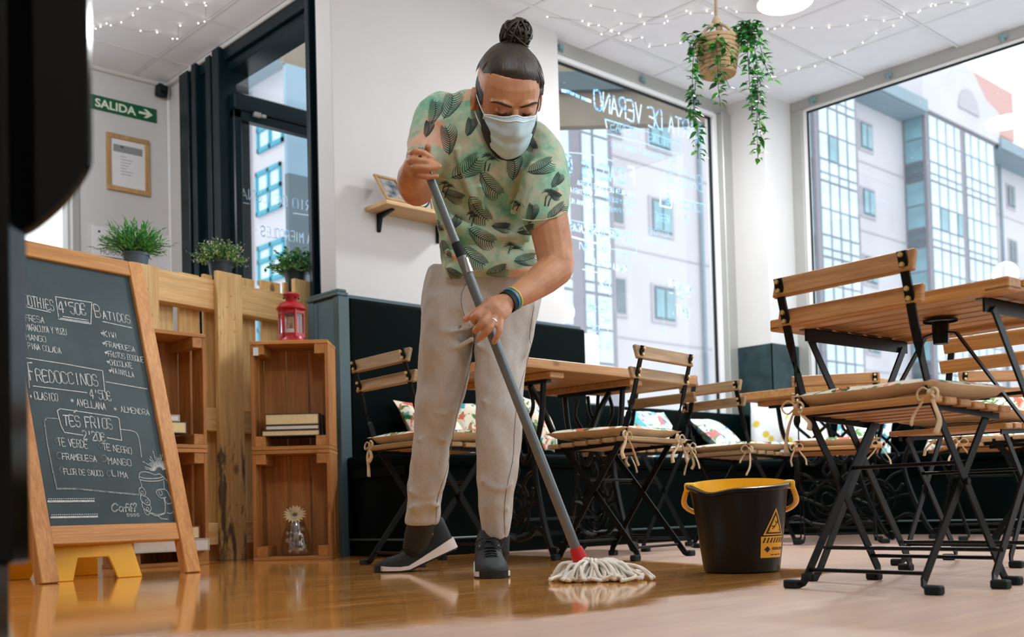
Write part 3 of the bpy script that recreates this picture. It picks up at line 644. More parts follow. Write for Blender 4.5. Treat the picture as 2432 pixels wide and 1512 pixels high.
# ================================================================ scatter cushions on the bench
def scatter(label, loc, rot, w, mat, seed=0):
    vs, fs = pillow_mesh(w, w*.9, .13, 14, .45)
    r = random.Random(seed); ph = r.uniform(0, 6)
    vs = [(a*(1+.03*math.sin(6*b/w+ph)), b, c*(1+.12*math.sin(9*a/w+7*b/w+ph))) for a, b, c in vs]
    o = MB().add(vs, fs).build('scatter_cushion', mat, smooth=True); o.location = loc; o.rotation_euler = rot
    return tag(o, label, 'cushion')
for (px, py, ax, val, lean, rz, wd, mat, lb) in (
    (1035, 1022, 'y', 4.62, 1.0, .1, .42, 'floral', 'tropical print cushion on the bench behind the man'),
    (1150, 1018, 'y', 4.64, 1.15, -.2, .38, 'floral', 'tropical print cushion leaning beside another, just behind the man'),
    (1282, 1010, 'y', 4.6, 1.2, .6, .38, 'floral', 'green palm print cushion on the bench between the iron table legs'),
    (1560, 1035, 'y', 4.58, 1.0, .05, .46, 'floral_blue', 'blue and coral flower cushion on the bench below the menu window'),
    (1712, 1040, 'y', 4.58, .75, .25, .44, 'floral_blue', 'blue flower cushion slumped on the bench beside the corner column'),
    (1853, 1010, 'x', 6.82, 1.35, -1.1, .44, 'star_yellow', 'white cushion with yellow starfish standing by the corner column'),
    (1915, 1025, 'x', 6.75, 1.25, -1.4, .36, 'star_yellow', 'white cushion with yellow starfish partly behind the table leg'),
    (2050, 1040, 'x', 6.78, 1.1, -1.45, .42, 'floral_blue', 'pale blue flower cushion on the right bench near the yellow ones'),
    (2290, 1035, 'x', 6.75, 1.0, -1.5, .44, 'floral', 'coral flower cushion on the right bench below the big window'),
    (2425, 1030, 'x', 6.75, 1.05, -1.6, .44, 'floral', 'coral and green flower cushion at the far end of the right bench')):
    p = on(px, py, ax, val); scatter(lb, (p.x, p.y, max(p.z, .515+math.sin(lean)*wd*.42)), (lean, 0, rz), wd, mat, px)
# ================================================================ ceiling lamp, light strings
emit('lamp_glow', (1, .98, .94), 14)
t = thing('ceiling_lamp', 'round flat white ceiling lamp above the hanging basket', 'lamp', (5.70, 3.60, CZ), 0)
MB().lathe([(0, .0), (.17, 0), (.18, -.012), (.18, -.03), (.165, -.034)], 32).build('housing', 'white_plastic', t, smooth=40)
MB().lathe([(.165, -.033), (.12, -.04), (0, -.043)], 32).build('diffuser', 'lamp_glow', t, smooth=True)
ld = bpy.data.lights.new('lamp_light', 'AREA'); ld.shape = 'DISK'; ld.size = .32; ld.energy = 60; ld.color = (.97, .98, 1)
lo = bpy.data.objects.new('lamp_light', ld); COL.objects.link(lo); lo.parent = t; lo.location = (0, 0, -.06)
emit('globe_glow', (.97, .98, 1), 7)
for k, (x, y, lb) in enumerate(((1.0, 1.2, 'white globe pendant lamp hanging over the counter side of the room'), (3.9, .6, 'white globe pendant lamp hanging near the added front window'), (1.5, 5.4, 'white globe pendant lamp hanging by the left wall'), (5.3, .9, 'white globe pendant lamp hanging over the right window tables'))):
    t = thing('pendant_lamp', lb, 'lamp', (x, y, CZ), 0)
    MB().lathe([(0, 0), (.05, 0), (.05, -.02), (0, -.02)], 16).build('ceiling_rose', 'white_plastic', t)
    MB().tube([(0, 0, -.02), (0, 0, -.3)], .004, 6).build('cord', 'rubber', t)
    MB().lathe([(.0, -.3), (.05, -.31), (.11, -.35), (.13, -.42), (.11, -.49), (.05, -.53), (0, -.54)], 24).build('globe', 'globe_glow', t, smooth=True)
    ld = bpy.data.lights.new('lamp_light', 'POINT'); ld.shadow_soft_size = .14; ld.energy = (185, 185, 165, 60)[k]; ld.color = (.93, .965, 1)
    lo = bpy.data.objects.new('lamp_light', ld); COL.objects.link(lo); lo.parent = t; lo.location = (0, 0, -.42)
# ================================================================ left side: chalkboard, pallet, crates and what stands on them
wood('frame_wood', '#b87838', '#dda25c', axis=2, rough=.4, scale=1.0, rand=True)
wood('frame_wood_x', '#b87838', '#dda25c', axis=0, rough=.4, scale=1.0, rand=True)
wood('pallet_wood', '#d3a35c', '#f2d397', dark='#8a5a2a', axis=2, rough=.6, scale=.8, knots=.9)
wood('pallet_wood_x', '#cc9a58', '#ecc98c', dark='#8a5a2a', axis=0, rough=.6, scale=.8, knots=.9)
wood('crate_wood', '#9c6029', '#c98a48', dark='#5a3417', axis=2, rough=.6, scale=.9, knots=.5)
wood('crate_wood_x', '#a66b2e', '#d19450', dark='#5a3417', axis=0, rough=.6, scale=.9, knots=.5)
wood('crate_wood_y', '#a66b2e', '#d19450', dark='#5a3417', axis=1, rough=.6, scale=.9)
n = NT('chalkboard'); v = n.coord(); f = n.noise(v, 3.5, 5, .6, .4)
n.set(Color=n.ramp(f, [(.3, srgb('#1c3338')), (.7, srgb('#33494c'))]), Rough=.55); MATS['chalkboard'] = n.m
n = NT('chalk'); v = n.coord(); f = n.noise(v, 160, 3, .6)
n.set(Color=n.ramp(f, [(.35, srgb('#a9b3b1')), (.6, srgb('#dfe4e1'))]), Rough=.9); MATS['chalk'] = n.m
n = NT('chalk_faint'); v = n.coord(); f = n.noise(v, 120, 4, .7)
n.set(Color=n.ramp(f, [(.4, srgb('#5d6d6d')), (.65, srgb('#aab4b2'))]), Rough=.9); MATS['chalk_faint'] = n.m
# mould stained variant for the middle board
pw_ = wood('pallet_stained', '#d0a05a', '#efcf92', dark='#8a5a2a', axis=2, rough=.6, scale=.8, knots=.9)
src_ = pw_.b.inputs['Base Color'].links[0].from_socket
st_n = pw_.noise(pw_.coord(scale=(9, 9, 2.2)), 1.6, 5, .65, .6); gz = pw_.node('TexCoord'); sz_ = pw_.node('SeparateXYZ'); pw_.l(gz.outputs['Object'], sz_.inputs[0])
mr_ = pw_.node('MapRange'); pw_.l(sz_.outputs[2], mr_.inputs[0]); mr_.inputs[1].default_value = 0; mr_.inputs[2].default_value = .9; mr_.inputs[3].default_value = .14; mr_.inputs[4].default_value = -.03
ad_ = pw_.node('Math', operation='ADD'); pw_.l(st_n, ad_.inputs[0]); pw_.l(mr_.outputs[0], ad_.inputs[1])
pw_.set(Color=pw_.mix(pw_.ramp(ad_.outputs[0], [(.60, (0, 0, 0)), (.68, (.85,)*3)]), src_, srgb('#2b2a22')))
AX, AY, AH, AL, AW, AHH = 1.377, 3.922, .232, .257, .698, 1.337
ab = thing('chalkboard_sign', 'wooden framed pavement chalkboard with a hand written Spanish drinks menu', 'sign', (AX, AY, 0), AH)
def abp(u, v, t=0):     # u across, v up the leaning board, t out of the face towards the reader
    return Vector((u, v*math.sin(AL)-t*math.cos(AL), v*math.cos(AL)+t*math.sin(AL)))
RL = Matrix.Rotation(-AL, 3, 'X')
def abox(u0, u1, v0, v1, t0, t1, nm, mat, **k): return MB().box(abp((u0+u1)/2, (v0+v1)/2, (t0+t1)/2), (u1-u0, t1-t0, v1-v0), RL).build(nm, mat, ab, **k)
abox(0, .07, .0, AHH, -.03, .014, 'stile', 'frame_wood', bevel=.003); abox(AW-.07, AW, .0, AHH, -.03, .014, 'stile', 'frame_wood', bevel=.003)
abox(.07, AW-.07, AHH-.066, AHH, -.025, .0135, 'rail', 'frame_wood_x', bevel=.003); abox(.07, AW-.07, .138, .208, -.025, .008, 'rail', 'frame_wood_x', bevel=.003)
bd = abox(.068, AW-.068, .206, AHH-.064, -.012, -.002, 'board', 'chalkboard')
Rz = Matrix.Rotation(AH, 3, 'Z'); ABN = Rz @ abp(0, 0, 1); ABO = Vector((AX, AY, 0)); ABU = Rz @ Vector((1, 0, 0)); ABV = Rz @ abp(0, 1)
def auv(px, py):
    d = ray(px, py); t = (ABO-CAMLOC).dot(ABN)/d.dot(ABN); p = CAMLOC+d*t-ABO; return p.dot(ABU), p.dot(ABV)
chk = MB(); faint = MB(); LN = abp(0, 0, 1)
afn = lambda u, v: abp(u, v, 0)
def cl(pts, w=.0035, mb=None, smooth=False):
    q = [abp(*auv(*p), 0) for p in pts]; (mb or chk).ribbon(crom(q, 4) if smooth else q, w, LN, lift=-.0005)
def ct(txt, x0, y0, x1, y1, h, w=.0036, mb=None):
    u0, v0 = auv(x0, y0); u1, v1 = auv(x1, y1); uu, vv = auv(x0, y0-h); L = math.hypot(u1-u0, v1-v0)
    write(mb or chk, txt, afn, u0, v0, vv-v0, w, LN, slope=(v1-v0)/(u1-u0), jit=.03, width=L, lift=-.0005)
ct('SMOOTHIES', 38, 719, 131, 738, 24); cl([(10, 716), (62, 728), (120, 741)]); cl([(132, 704), (218, 718), (216, 769), (139, 757)]); cl([(132, 704), (139, 752)])
ct("4'50€", 142, 741, 207, 748, 26, .0045); cl([(144, 755), (211, 765)]); cl([(150, 751), (209, 760)])
ct('B', 228, 752, 244, 755, 28, .0042); ct('ATIDOS', 246, 756, 313, 768, 18, .004); cl([(244, 763), (313, 778)])
for t, a in (('Kiwi', (248, 799, 281, 802, 14)), ('FRAMBUESA', (253, 822, 323, 836, 12)), ('FRUTOS BOSQUE', (258, 845, 343, 860, 12)), ('CHOCOLATE', (262, 866, 316, 874, 12)), ('VAINILLA', (267, 885, 320, 896, 12)),
             ('FRESA', (61, 761, 107, 767, 14)), ('MARACUYA Y YUZU', (63, 783, 160, 795, 14)), ('MANGO', (63, 806, 112, 812, 13)), ('PIÑA COLADA', (67, 827, 147, 839, 13))):
    ct(t, *a, .0028)
for x, y in ((243, 790), (247, 814), (252, 836), (257, 858), (262, 879)): cl([(x-3, y), (x+3, y-1), (x, y+4), (x-3, y)], .004)
cl([(60, 849), (150, 863), (244, 880), (249, 931)]); cl([(70, 920), (66, 870)], .0025)
ct('F', 72, 901, 86, 903, 40, .0046); ct('REDOCCINOS', 88, 904, 237, 917, 27, .0042); cl([(79, 916), (207, 932)]); ct("4'50€", 215, 945, 267, 951, 21); cl([(251, 906), (349, 923)])
ct('*', 72, 944, 77, 944, 7, .0025); ct('CLASICO', 83, 947, 140, 952, 17); ct('*', 168, 955, 178, 956, 10, .0025); ct('AVELLANA', 184, 963, 253, 973, 16, .003); ct('*', 271, 975, 280, 976, 9, .0025); ct('ALMENDRA', 288, 977, 357, 986, 13, .0028)
cl([(143, 970), (205, 979), (278, 990), (283, 994), (286, 1020), (289, 1045), (255, 1039)]); cl([(143, 970), (136, 975), (145, 1010), (153, 1026), (197, 1033)])
ct('TES FRIOS', 153, 1010, 271, 1019, 25, .0045); cl([(176, 979), (182, 974)], .004); ct("2'20€", 199, 1042, 253, 1048, 20, .0042)
cl([(140, 994), (112, 992), (105, 999), (112, 1050), (124, 1110), (135, 1160)], .005, faint); cl([(135, 1160), (180, 1160), (250, 1167), (329, 1174)], .007, faint)
cl([(288, 1019), (315, 1023), (327, 1032), (333, 1058), (336, 1084)], .003, chk, True)
def circ(x, y, r, mb=faint): cl([(x+r*math.cos(t)*.9, y+r*1.15*math.sin(t)) for t in [2*PI*k/14 for k in range(15)]], .0025, mb)
for x, y, r in ((134, 1046, 4), (239, 1058, 5), (141, 1081, 7), (247, 1088, 7), (147, 1114, 6), (259, 1123, 6)): circ(x, y, r)
for t, a in (('TE VERDE', (139, 1057, 211, 1064, 18)), ('TE NEGRO', (246, 1067, 315, 1078, 15)), ('FRAMBUESA', (149, 1090, 232, 1096, 14)), ('MANGO', (258, 1101, 315, 1106, 15)), ('FLOR DE SAUCO', (153, 1125, 247, 1130, 13)), ('LIMA', (268, 1129, 306, 1135, 13))): ct(t, *a, .003)
for y, x0, x1, d in ((1190, 115, 223, 1), (1228, 122, 231, 2)):
    cl([(x0, y), (x1, y-d)], .0075)
    for k in range(22): xx = x0+1+(x1-x0-2)*k/21; cl([(xx, y-6-d*k/22), (xx+1.5, y-6-d*k/22)], .0035)
# printed "Cafe?" and the cup held in a hand
def pl_(pts, w=.0038, s=True): cl([(265+a, 1214+b) for a, b in pts], w, chk, s)
pl_([(14, -15), (8, -19), (1, -12), (2, -3), (9, 0), (14, -4)], .005); pl_([(27, -10), (21, -11), (18, -5), (22, 0), (26, -4), (27, -10), (28, 0)], .005); pl_([(40, -17), (35, -18), (34, -10), (34, 0)], .005); pl_([(31, -9), (39, -10)], .004, False)
pl_([(41, -5), (48, -7), (46, -11), (42, -9), (42, -2), (48, -1)], .005); pl_([(45, -15), (48, -19)], .004, False); pl_([(51, -15), (55, -20), (59, -16), (56, -10), (55, -6)], .005); pl_([(55, -2), (55, -1)], .006, False)
for k in range(4): pl_([(36+k*8, 6), (40+k*8, 5), (42+k*8, 10), (38+k*8, 12), (36+k*8, 6)], .002); pl_([(37+k*8, 6), (41+k*8, 11)], .0018, False)
def dr(pts, w=.0032, s=True): cl([(320+a*.1719, 1100+b*.1719) for a, b in pts], w, chk, s)
dr([(65, 180), (65, 150), (80, 125), (140, 115), (210, 130), (280, 155), (340, 145), (380, 170), (378, 190)]); dr([(60, 180), (65, 215), (120, 235), (230, 245), (350, 235), (405, 210), (398, 178)]); dr([(60, 182), (140, 204), (240, 208), (340, 200), (398, 178)])
dr([(75, 228), (90, 280), (102, 322)]); dr([(400, 240), (406, 300), (410, 358)]); dr([(405, 490), (424, 590), (415, 690)]); dr([(222, 688), (290, 720), (350, 715), (415, 690)]); dr([(232, 680), (300, 702), (360, 698), (415, 680)], .002)
dr([(100, 322), (65, 350), (62, 400), (90, 435), (125, 445), (150, 420), (142, 375), (100, 322)]); dr([(85, 440), (85, 500), (130, 550), (180, 575), (212, 555), (205, 510), (160, 462), (125, 448)]); dr([(100, 530), (110, 600), (160, 650), (205, 665), (228, 620), (210, 575)]); dr([(125, 640), (150, 690), (190, 712), (212, 675)])
for a, b in ((102, 402), (166, 520), (176, 625)): dr([(a-18, b+5), (a-10, b-20), (a+10, b-15), (a+18, b+12), (a, b+22), (a-18, b+5)], .0025)
dr([(430, 468), (370, 478), (320, 440), (300, 400), (312, 368), (350, 356), (420, 362), (460, 400), (490, 470), (520, 540), (548, 600)]); dr([(330, 375), (345, 365), (372, 385), (380, 425), (360, 442), (338, 415), (330, 375)], .0025); dr([(412, 480), (430, 535), (470, 560), (505, 545)]); dr([(450, 680), (500, 690), (545, 650)]); dr([(320, 722), (370, 760), (455, 770)]); dr([(420, 210), (455, 250), (480, 285)])
for k in range(24):
    a = math.radians(14+k*7.2); c, s_ = math.cos(a), -math.sin(a); r0 = 8+(k % 3)*1.5; L = 34+12*math.sin(k*2.1)+10*math.sin(a)
    if 378+c*L > 402-0: L = max(14, (402-378)/max(c, .01))
    cl([(378+c*r0, 1117+s_*r0), (378+c*L*.72, 1117+s_*L*.72)], .0024)
    if k % 2: cl([(378+c*L*.78, 1117+s_*L*.78), (378+c*L*.92, 1117+s_*L*.92)], .0024)
chk.build('chalk_writing', 'chalk', bd); o = faint.build('chalk_lines_faint', 'chalk_faint', bd)  # faint mesh: chalk outlines and bullet circles, no lettering
# ---------------------------------------------------------------- yellow wet floor sign behind the chalkboard
plain('sign_yellow', '#f2b20f', .35, var=.08, scale=8)
ys = thing('wet_floor_sign', 'yellow plastic folding wet floor sign standing behind the chalkboard', 'sign', (1.60, 4.02, 0), .1)
prof = [(-.2, 0), (-.075, 0), (-.045, .085), (.075, .085), (.10, 0), (.2, 0), (.13, .42), (-.13, .42)]
LS = .30
for sgn, y0, nm in ((1, 0., 'front_leaf'), (-1, .34, 'rear_leaf')):
    mb = MB().prism(prof, lambda u, v, t: (u, y0+sgn*(v*math.sin(LS)*.9+t), v*math.cos(LS)), -.006, .006)
    o = mb.build(nm, 'sign_yellow', ys, bevel=.003)
    if sgn > 0:
        for k in range(9):
            a = -.10+k*.03; mb = MB().ribbon(crom([Vector((a, v*math.sin(LS)*.9-.0075, v*math.cos(LS))) for v in (.24, .20, .14)]+[Vector((a+.008, .13*math.sin(LS)*.9-.0075, .13)), Vector((a+.016, .14*math.sin(LS)*.9-.0075, .14))], 3), .0015, (0, -1, .3)).build('embossed_mark', 'sign_yellow', o)
# ---------------------------------------------------------------- pallet standing on end
PA, PB = Vector((2.1, 4.93, 0)), Vector((3.32, 5.2, 0)); PD = (PB-PA).normalized(); PNn = Vector((PD.y, -PD.x, 0)); PR = math.atan2(PD.y, PD.x)
pa = thing('wooden_pallet', 'pale timber pallet standing on end as a screen behind the crates', 'pallet', PA, PR)
def puz(px, py, off=0):
    d = ray(px, py); t = ((PA+PNn*off)-CAMLOC).dot(PNn)/d.dot(PNn); p = CAMLOC+d*t; return (p-PA).dot(PD), p.z
def pbx(u0, u1, d0, d1, z0, z1, nm, mat): return MB().bx(u0, u1, d0, d1, z0, z1).build(nm, mat, pa, bevel=.003)
for x0, x1, yt in ((303, 368, 622), (507, 566, 643), (691, 748, 662)):
    u0, z = puz(x0, yt); u1, _ = puz(x1, yt)
    fb = pbx(u0, u1, -.028, 0, 0, z, 'front_board', 'pallet_stained' if x0 == 507 else 'pallet_wood')
    for k in range(4):
        hx, hz = u0+(u1-u0)*(.3+.4*rnd.random()), z-.12-.06*k
        MB().lathe([(0, -.002), (.005, -.002), (.005, .001)], 8, (hx, -.0285, hz), axis=Matrix.Rotation(PI/2, 3, 'X')).build('nail', 'dark_gap', fb)
for y0, y1 in ((672, 742), (972, 1025), (1240, 1292)):
    ua, z1 = puz(530, y0, -.03); _, z0 = puz(530, y1, -.03); pbx(-.02, 1.24, .0, .09, max(z0, .04), z1, 'stringer', 'pallet_wood_x')
for x0, x1, yt in ((250, 300, 655), (330, 407, 640), (421, 470, 645), (480, 509, 650), (566, 602, 658), (617, 663, 664), (672, 700, 670), (710, 752, 675)):
    u0, z = puz(x0, yt, -.1); u1, _ = puz(x1, yt, -.1); pbx(u0, u1, .09, .11, .0, z, 'rear_board', 'pallet_wood')
# ---------------------------------------------------------------- crates
def crate(loc, rz, label, w=.385, d=.24, h=.54):
    t = thing('wooden_crate', label, 'crate', loc, rz); T = .018
    for z in (T/2, h-T/2):
        for y0, y1 in ((0, d*.48), (d*.52, d)): MB().bx(0, w, y0, y1, z-T/2, z+T/2).build('end_board', 'crate_wood_x', t, bevel=.002)
    for x in (T, w-T-.05):
        for z in (T, h-T-.05): MB().bx(x, x+.05, .004, d-T, z, z+.05).build('corner_block', 'crate_wood_y', t, bevel=.002)
    for x in (0, w-T):
        for y0, y1 in ((0.004, d*.42), (d*.5, d-.01)): MB().bx(x, x+T, y0, y1, T, h-T).build('side_slat', 'crate_wood', t, bevel=.002)
    for k in range(3):
        x0 = T+(w-2*T)*k/3; MB().bx(x0+.002, x0+(w-2*T)/3-.004, d-T, d-.004, T, h-T).build('back_slat', 'crate_wood', t, bevel=.002)
    return t
CR = -.745; c0 = (2.70, 4.79, 0)
crate(c0, CR, 'lower crate of the stack under the red lantern, holding a glass of shells'); crate((2.70, 4.79, .542), CR, 'upper crate under the red lantern, holding three books')
tagm = MB().bx(.018, .043, -.004, .003, 1.01, 1.05).build('price_tag', 'white_plastic'); tagm.location = c0; tagm.rotation_euler = (0, 0, CR); tag(tagm, 'small white tag nailed to the crate under the red lantern', 'tag')
CL = .06; c1 = (2.02, 4.69, 0)
crate(c1, CL, 'lower crate behind the chalkboard, with thick paperbacks', w=.41); crate((c1[0], c1[1], .542), CL, 'upper crate behind the chalkboard, with two books', w=.41)
def cl_pt(c, rz, x, y, z): v = Matrix.Rotation(rz, 3, 'Z') @ Vector((x, y, 0)); return (c[0]+v.x, c[1]+v.y, z)
plain('page_cream', '#e3cf9f', .8, var=.05, scale=40); plain('page_white', '#dcd8cf', .8, var=.04, scale=40)
plain('cover_dark', '#39332f', .5, var=.1); plain('cover_pale', '#c8c4b8', .5, var=.06); plain('cover_red', '#a83a3a', .5, var=.1)
def book(loc, rz, w, d, h, pg, cv, label):
    t = thing('book', label, 'book', loc, rz)
    MB().bx(-w/2+.003, w/2-.003, .003, d-.003, .003, h-.003).build('pages', pg, t, bevel=.002)
    MB().bx(-w/2, w/2, 0, d, 0, .003).bx(-w/2, w/2, 0, d, h-.003, h).bx(w/2-.003, w/2, 0, d, 0, h).build('cover', cv, t)
zb = .542+.018+.05
for dx, z, w, h, pg, cv, lb in ((-.008, 0, .285, .03, 'page_cream', 'cover_dark', 'lowest paperback in the stack of three under the lantern'), (.0, .0305, .265, .024, 'page_white', 'cover_dark', 'thin white paged book in the middle of the stack of three'), (.0, .055, .265, .056, 'page_cream', 'cover_dark', 'thick cream paged book on top of the stack of three')):
    book(cl_pt(c0, CR, .20+dx, .012, zb+z), CR, w, .16, h, pg, cv, lb)
book(cl_pt(c1, CL, .17, .01, zb), CL, .28, .17, .055, 'page_cream', 'cover_dark', 'thick book in the upper crate behind the chalkboard'); book(cl_pt(c1, CL, .15, .012, zb+.0555), CL, .25, .16, .03, 'page_white', 'cover_pale', 'pale thin book on top of a thick one behind the chalkboard')
zc = .018+.05
book(cl_pt(c1, CL, .205, -.03, zc), CL-.08, .36, .2, .055, 'page_white', 'cover_pale', 'white paged book at the bottom of the lower crate pile'); book(cl_pt(c1, CL, .19, -.02, zc+.0555), CL+.05, .33, .19, .058, 'page_cream', 'cover_red', 'cream paged thick book in the lower crate pile'); book(cl_pt(c1, CL, .22, .03, zc+.114), CL, .2, .14, .045, 'page_cream', 'cover_dark', 'short cream book on top of the lower crate pile')
# ---------------------------------------------------------------- lantern
plain('lantern_red', '#a8121f', .3, var=.06); glassmat('lantern_glass', (.92, .95, .95), .3)
lp = cl_pt(c0, CR, .19, .10, 1.083)
la = thing('lantern', 'red metal candle lantern with glass panes on top of the crate stack', 'lantern', lp, .3)
MB().lathe([(0, 0), (.072, 0), (.073, .004), (.063, .016), (.06, .03), (0, .03)], 30).build('base', 'lantern_red', la, smooth=35)
for k in range(6):
    a = k*PI/3; p = Vector((math.cos(a)*.062, math.sin(a)*.062, 0)); q = Vector((math.cos(a+PI/3)*.062, math.sin(a+PI/3)*.062, 0)); u = (q-p).normalized(); nn = ((p+q)/2).normalized()
    MB().beam(p+Vector((0, 0, .025)), p+Vector((0, 0, .165)), .012, .008, nn).build('post', 'lantern_red', la)
    MB().beam(p+Vector((0, 0, .035)), q+Vector((0, 0, .035)), .008, .02).build('rail', 'lantern_red', la); MB().beam(p+Vector((0, 0, .155)), q+Vector((0, 0, .155)), .008, .022).build('rail', 'lantern_red', la)
    g = MB(); c_ = (p+q)/2*.97; g.add([c_-u*.026+Vector((0, 0, .04)), c_+u*.026+Vector((0, 0, .04)), c_+u*.026+Vector((0, 0, .15)), c_-u*.026+Vector((0, 0, .15))], [(0, 1, 2, 3)]); g.build('pane', 'lantern_glass', la)
MB().lathe([(.062, .16), (.074, .168), (.075, .175), (.066, .185), (.052, .2), (.034, .207), (.026, .21), (.03, .225), (.041, .238), (.042, .243), (.03, .252), (.012, .257), (0, .258)], 30).build('roof', 'lantern_red', la, smooth=35)
for k in range(6): a = k*PI/3+.3; MB().lathe([(0, -.002), (.0045, -.002), (.0045, .002), (0, .002)], 8, (math.cos(a)*.0365, math.sin(a)*.0365, .226), axis=Matrix.Rotation(PI/2, 3, 'Y')).build('vent_hole', 'rubber', la)
MB().lathe([(0, .03), (.025, .03), (.025, .07), (0, .07)], 16).build('candle', 'page_white', la)
# ---------------------------------------------------------------- glass of shells with a flower
glassmat('vase_glass', (.9, .93, .9), .6)
vp = cl_pt(c0, CR, .195, .09, .019)
va = thing('shell_vase', 'glass carafe of seashells topped by a cream daisy, inside the lower crate', 'vase', vp, 0); va.scale = (1.3, 1.3, 1.05)
MB().lathe([(.02, .002), (.052, .002), (.058, .012), (.057, .05), (.05, .1), (.036, .15), (.029, .185), (.029, .2), (.036, .232)], 26).build('glass', 'vase_glass', va, smooth=True)
for nm, c in (('shell_tan', '#b98b66'), ('shell_pale', '#dccdb4'), ('shell_grey', '#8c8480'), ('shell_brown', '#5b3a29')): plain(nm, c, .4, var=.15, scale=60)
rs = random.Random(3)
for k in range(46):
    z = .012+.16*(k/46); rm = (.048 if z < .06 else .04 if z < .11 else .026); a = rs.uniform(0, 6.28); r_ = rm*math.sqrt(rs.random())*.9; s_ = rs.uniform(.009, .016)
    MB().lathe([(0, -.9*s_), (.5*s_, -.6*s_), (.75*s_, 0), (.45*s_, .7*s_), (0, 1.1*s_)], 8, (math.cos(a)*r_, math.sin(a)*r_, z), axis=Matrix.Rotation(rs.uniform(0, 3), 3, 'X') @ Matrix.Rotation(rs.uniform(0, 3), 3, 'Y')).build('shell', rs.choice(['shell_tan', 'shell_pale', 'shell_grey', 'shell_brown', 'shell_pale']), va, smooth=True)
plain('petal_cream', '#e6d9ae', .7, var=.05)
fd = (-FW+Vector((0, 0, .35))).normalized(); fa = fd.cross(Vector((0, 0, 1))).normalized(); fb_ = fa.cross(fd); fc = Vector((0, 0, .195))-FW*.02
for k in range(18):
    a = 2*PI*k/18; d = fa*math.cos(a)+fb_*math.sin(a); s_ = d.cross(fd)
    MB().add([fc+d*.008-s_*.003, fc+d*.03-s_*.006+fd*.008, fc+d*.046+fd*.004, fc+d*.03+s_*.006+fd*.008, fc+d*.008+s_*.003], [(0, 1, 2, 3, 4)]).build('petal', 'petal_cream', va)
MB().lathe([(0, -.002), (.01, 0), (.008, .006), (0, .008)], 12, fc, axis=Matrix((fa, fb_, fd)).transposed()).build('flower_eye', 'shell_brown', va, smooth=True)
# ---------------------------------------------------------------- potted plants on the pallet
plain('pot_grey', '#4a5a66', .5, var=.06); plain('pot_black', '#1d2a2f', .5, var=.06)
for nm, c in (('leaf_grass', '#3c9644'), ('leaf_grass2', '#74bd5c'), ('leaf_pale', '#b2cc84'), ('leaf_bud', '#f2efcb'), ('leaf_box', '#489455'), ('leaf_box2', '#8cbb80'), ('stem_green', '#355f2c')):
    nn = plain(nm, c, .5, var=.2, scale=12); nn.set(**{'Subsurface_Weight': 0.0})
def leaf(mb, p, d, up, L, w, mi=0, fold=.25, curl=.2):
    d = d.normalized(); s_ = d.cross(up)
    s_ = s_.normalized() if s_.length > 1e-4 else Vector((1, 0, 0)); nn = s_.cross(d)
    a = p; b = p+d*L*.45+nn*L*curl*.3; c = p+d*L-nn*L*curl*.4
    mb.add([a, b+s_*w/2+nn*w*fold, c, b-s_*w/2+nn*w*fold, b], [(0, 1, 4), (1, 2, 4), (2, 3, 4), (3, 0, 4)], mi)
def plant(kind, px, py, label, r, potm):
    u, z = puz(px, py, -.075); c = PA+PD*u+Vector((-PNn.x, -PNn.y, 0))*.085; c.z = z+.03
    t = thing('potted_plant', label, 'plant', c, 0)
    MB().lathe([(0, -.13), (.045, -.13), (.062, 0), (.066, .0), (.066, .012), (.058, .012), (.055, -.005), (0, -.005)], 20).build('pot', potm, t, smooth=40)
    R_ = random.Random(px); lm = MB(); sm = MB()
    N = {'grass': 150, 'flower': 230, 'box': 150}[kind]
    for k in range(N):
        th = R_.uniform(0, 2*PI); el = math.acos(R_.uniform(.0 if kind == 'grass' else -.1, 1)); rr = r*R_.uniform(.75, 1.0)
        d = Vector((math.sin(el)*math.cos(th), math.sin(el)*math.sin(th), math.cos(el)*(.85)))
        base = Vector((R_.uniform(-.03, .03), R_.uniform(-.03, .03), .0)); tip = base+d*rr+Vector((0, 0, .02)); mid = base+d*rr*.5+Vector((0, 0, .03))
        sm.tube([base, mid, tip], [.0022, .0018, .001], 4, cap=False)
        if kind == 'grass':
            for q in range(7):
                f_ = .4+.6*q/6; p = base.lerp(tip, f_); dd = (d+Vector((R_.uniform(-.6, .6), R_.uniform(-.6, .6), R_.uniform(-.2, .6)))).normalized()
                leaf(lm, p, dd, Vector((0, 0, 1)), R_.uniform(.03, .05), .008, R_.random() < .35 and 1 or 0)
        elif kind == 'flower':
            for q in range(6):
                p = base.lerp(tip, .55+.45*q/5); dd = Vector((R_.gauss(0, 1), R_.gauss(0, 1), R_.gauss(.3, 1))); leaf(lm, p, dd, Vector((.3, .2, 1)), R_.uniform(.008, .016), .006, 2 if (q > 3 and R_.random() < .6) else (1 if R_.random() < .5 else 0))
        else:
            for q in range(6):
                p = base.lerp(tip, .45+.55*q/5); dd = Vector((R_.gauss(0, 1), R_.gauss(0, 1), R_.gauss(.3, .7))); leaf(lm, p, dd, Vector((.1, .3, 1)), R_.uniform(.018, .03), .02, R_.random() < .4 and 1 or 0, .1)
    mats = {'grass': ['leaf_grass', 'leaf_grass2'], 'flower': ['leaf_grass2', 'leaf_pale', 'leaf_bud'], 'box': ['leaf_box', 'leaf_box2']}[kind]
    o = lm.build('foliage', mats, t); o['kind'] = 'stuff'; o = sm.build('stems', 'stem_green', t); o['kind'] = 'stuff'
plant('grass', 325, 622, 'spiky green grass plant in a grey pot on the pallet above the chalkboard', .165, 'pot_grey')
plant('flower', 527, 640, 'pale flowering bushy plant in a black pot on the middle of the pallet', .14, 'pot_black')
plant('box', 705, 662, 'round leaved green plant in a black pot on the pallet next to the wall', .145, 'pot_black')
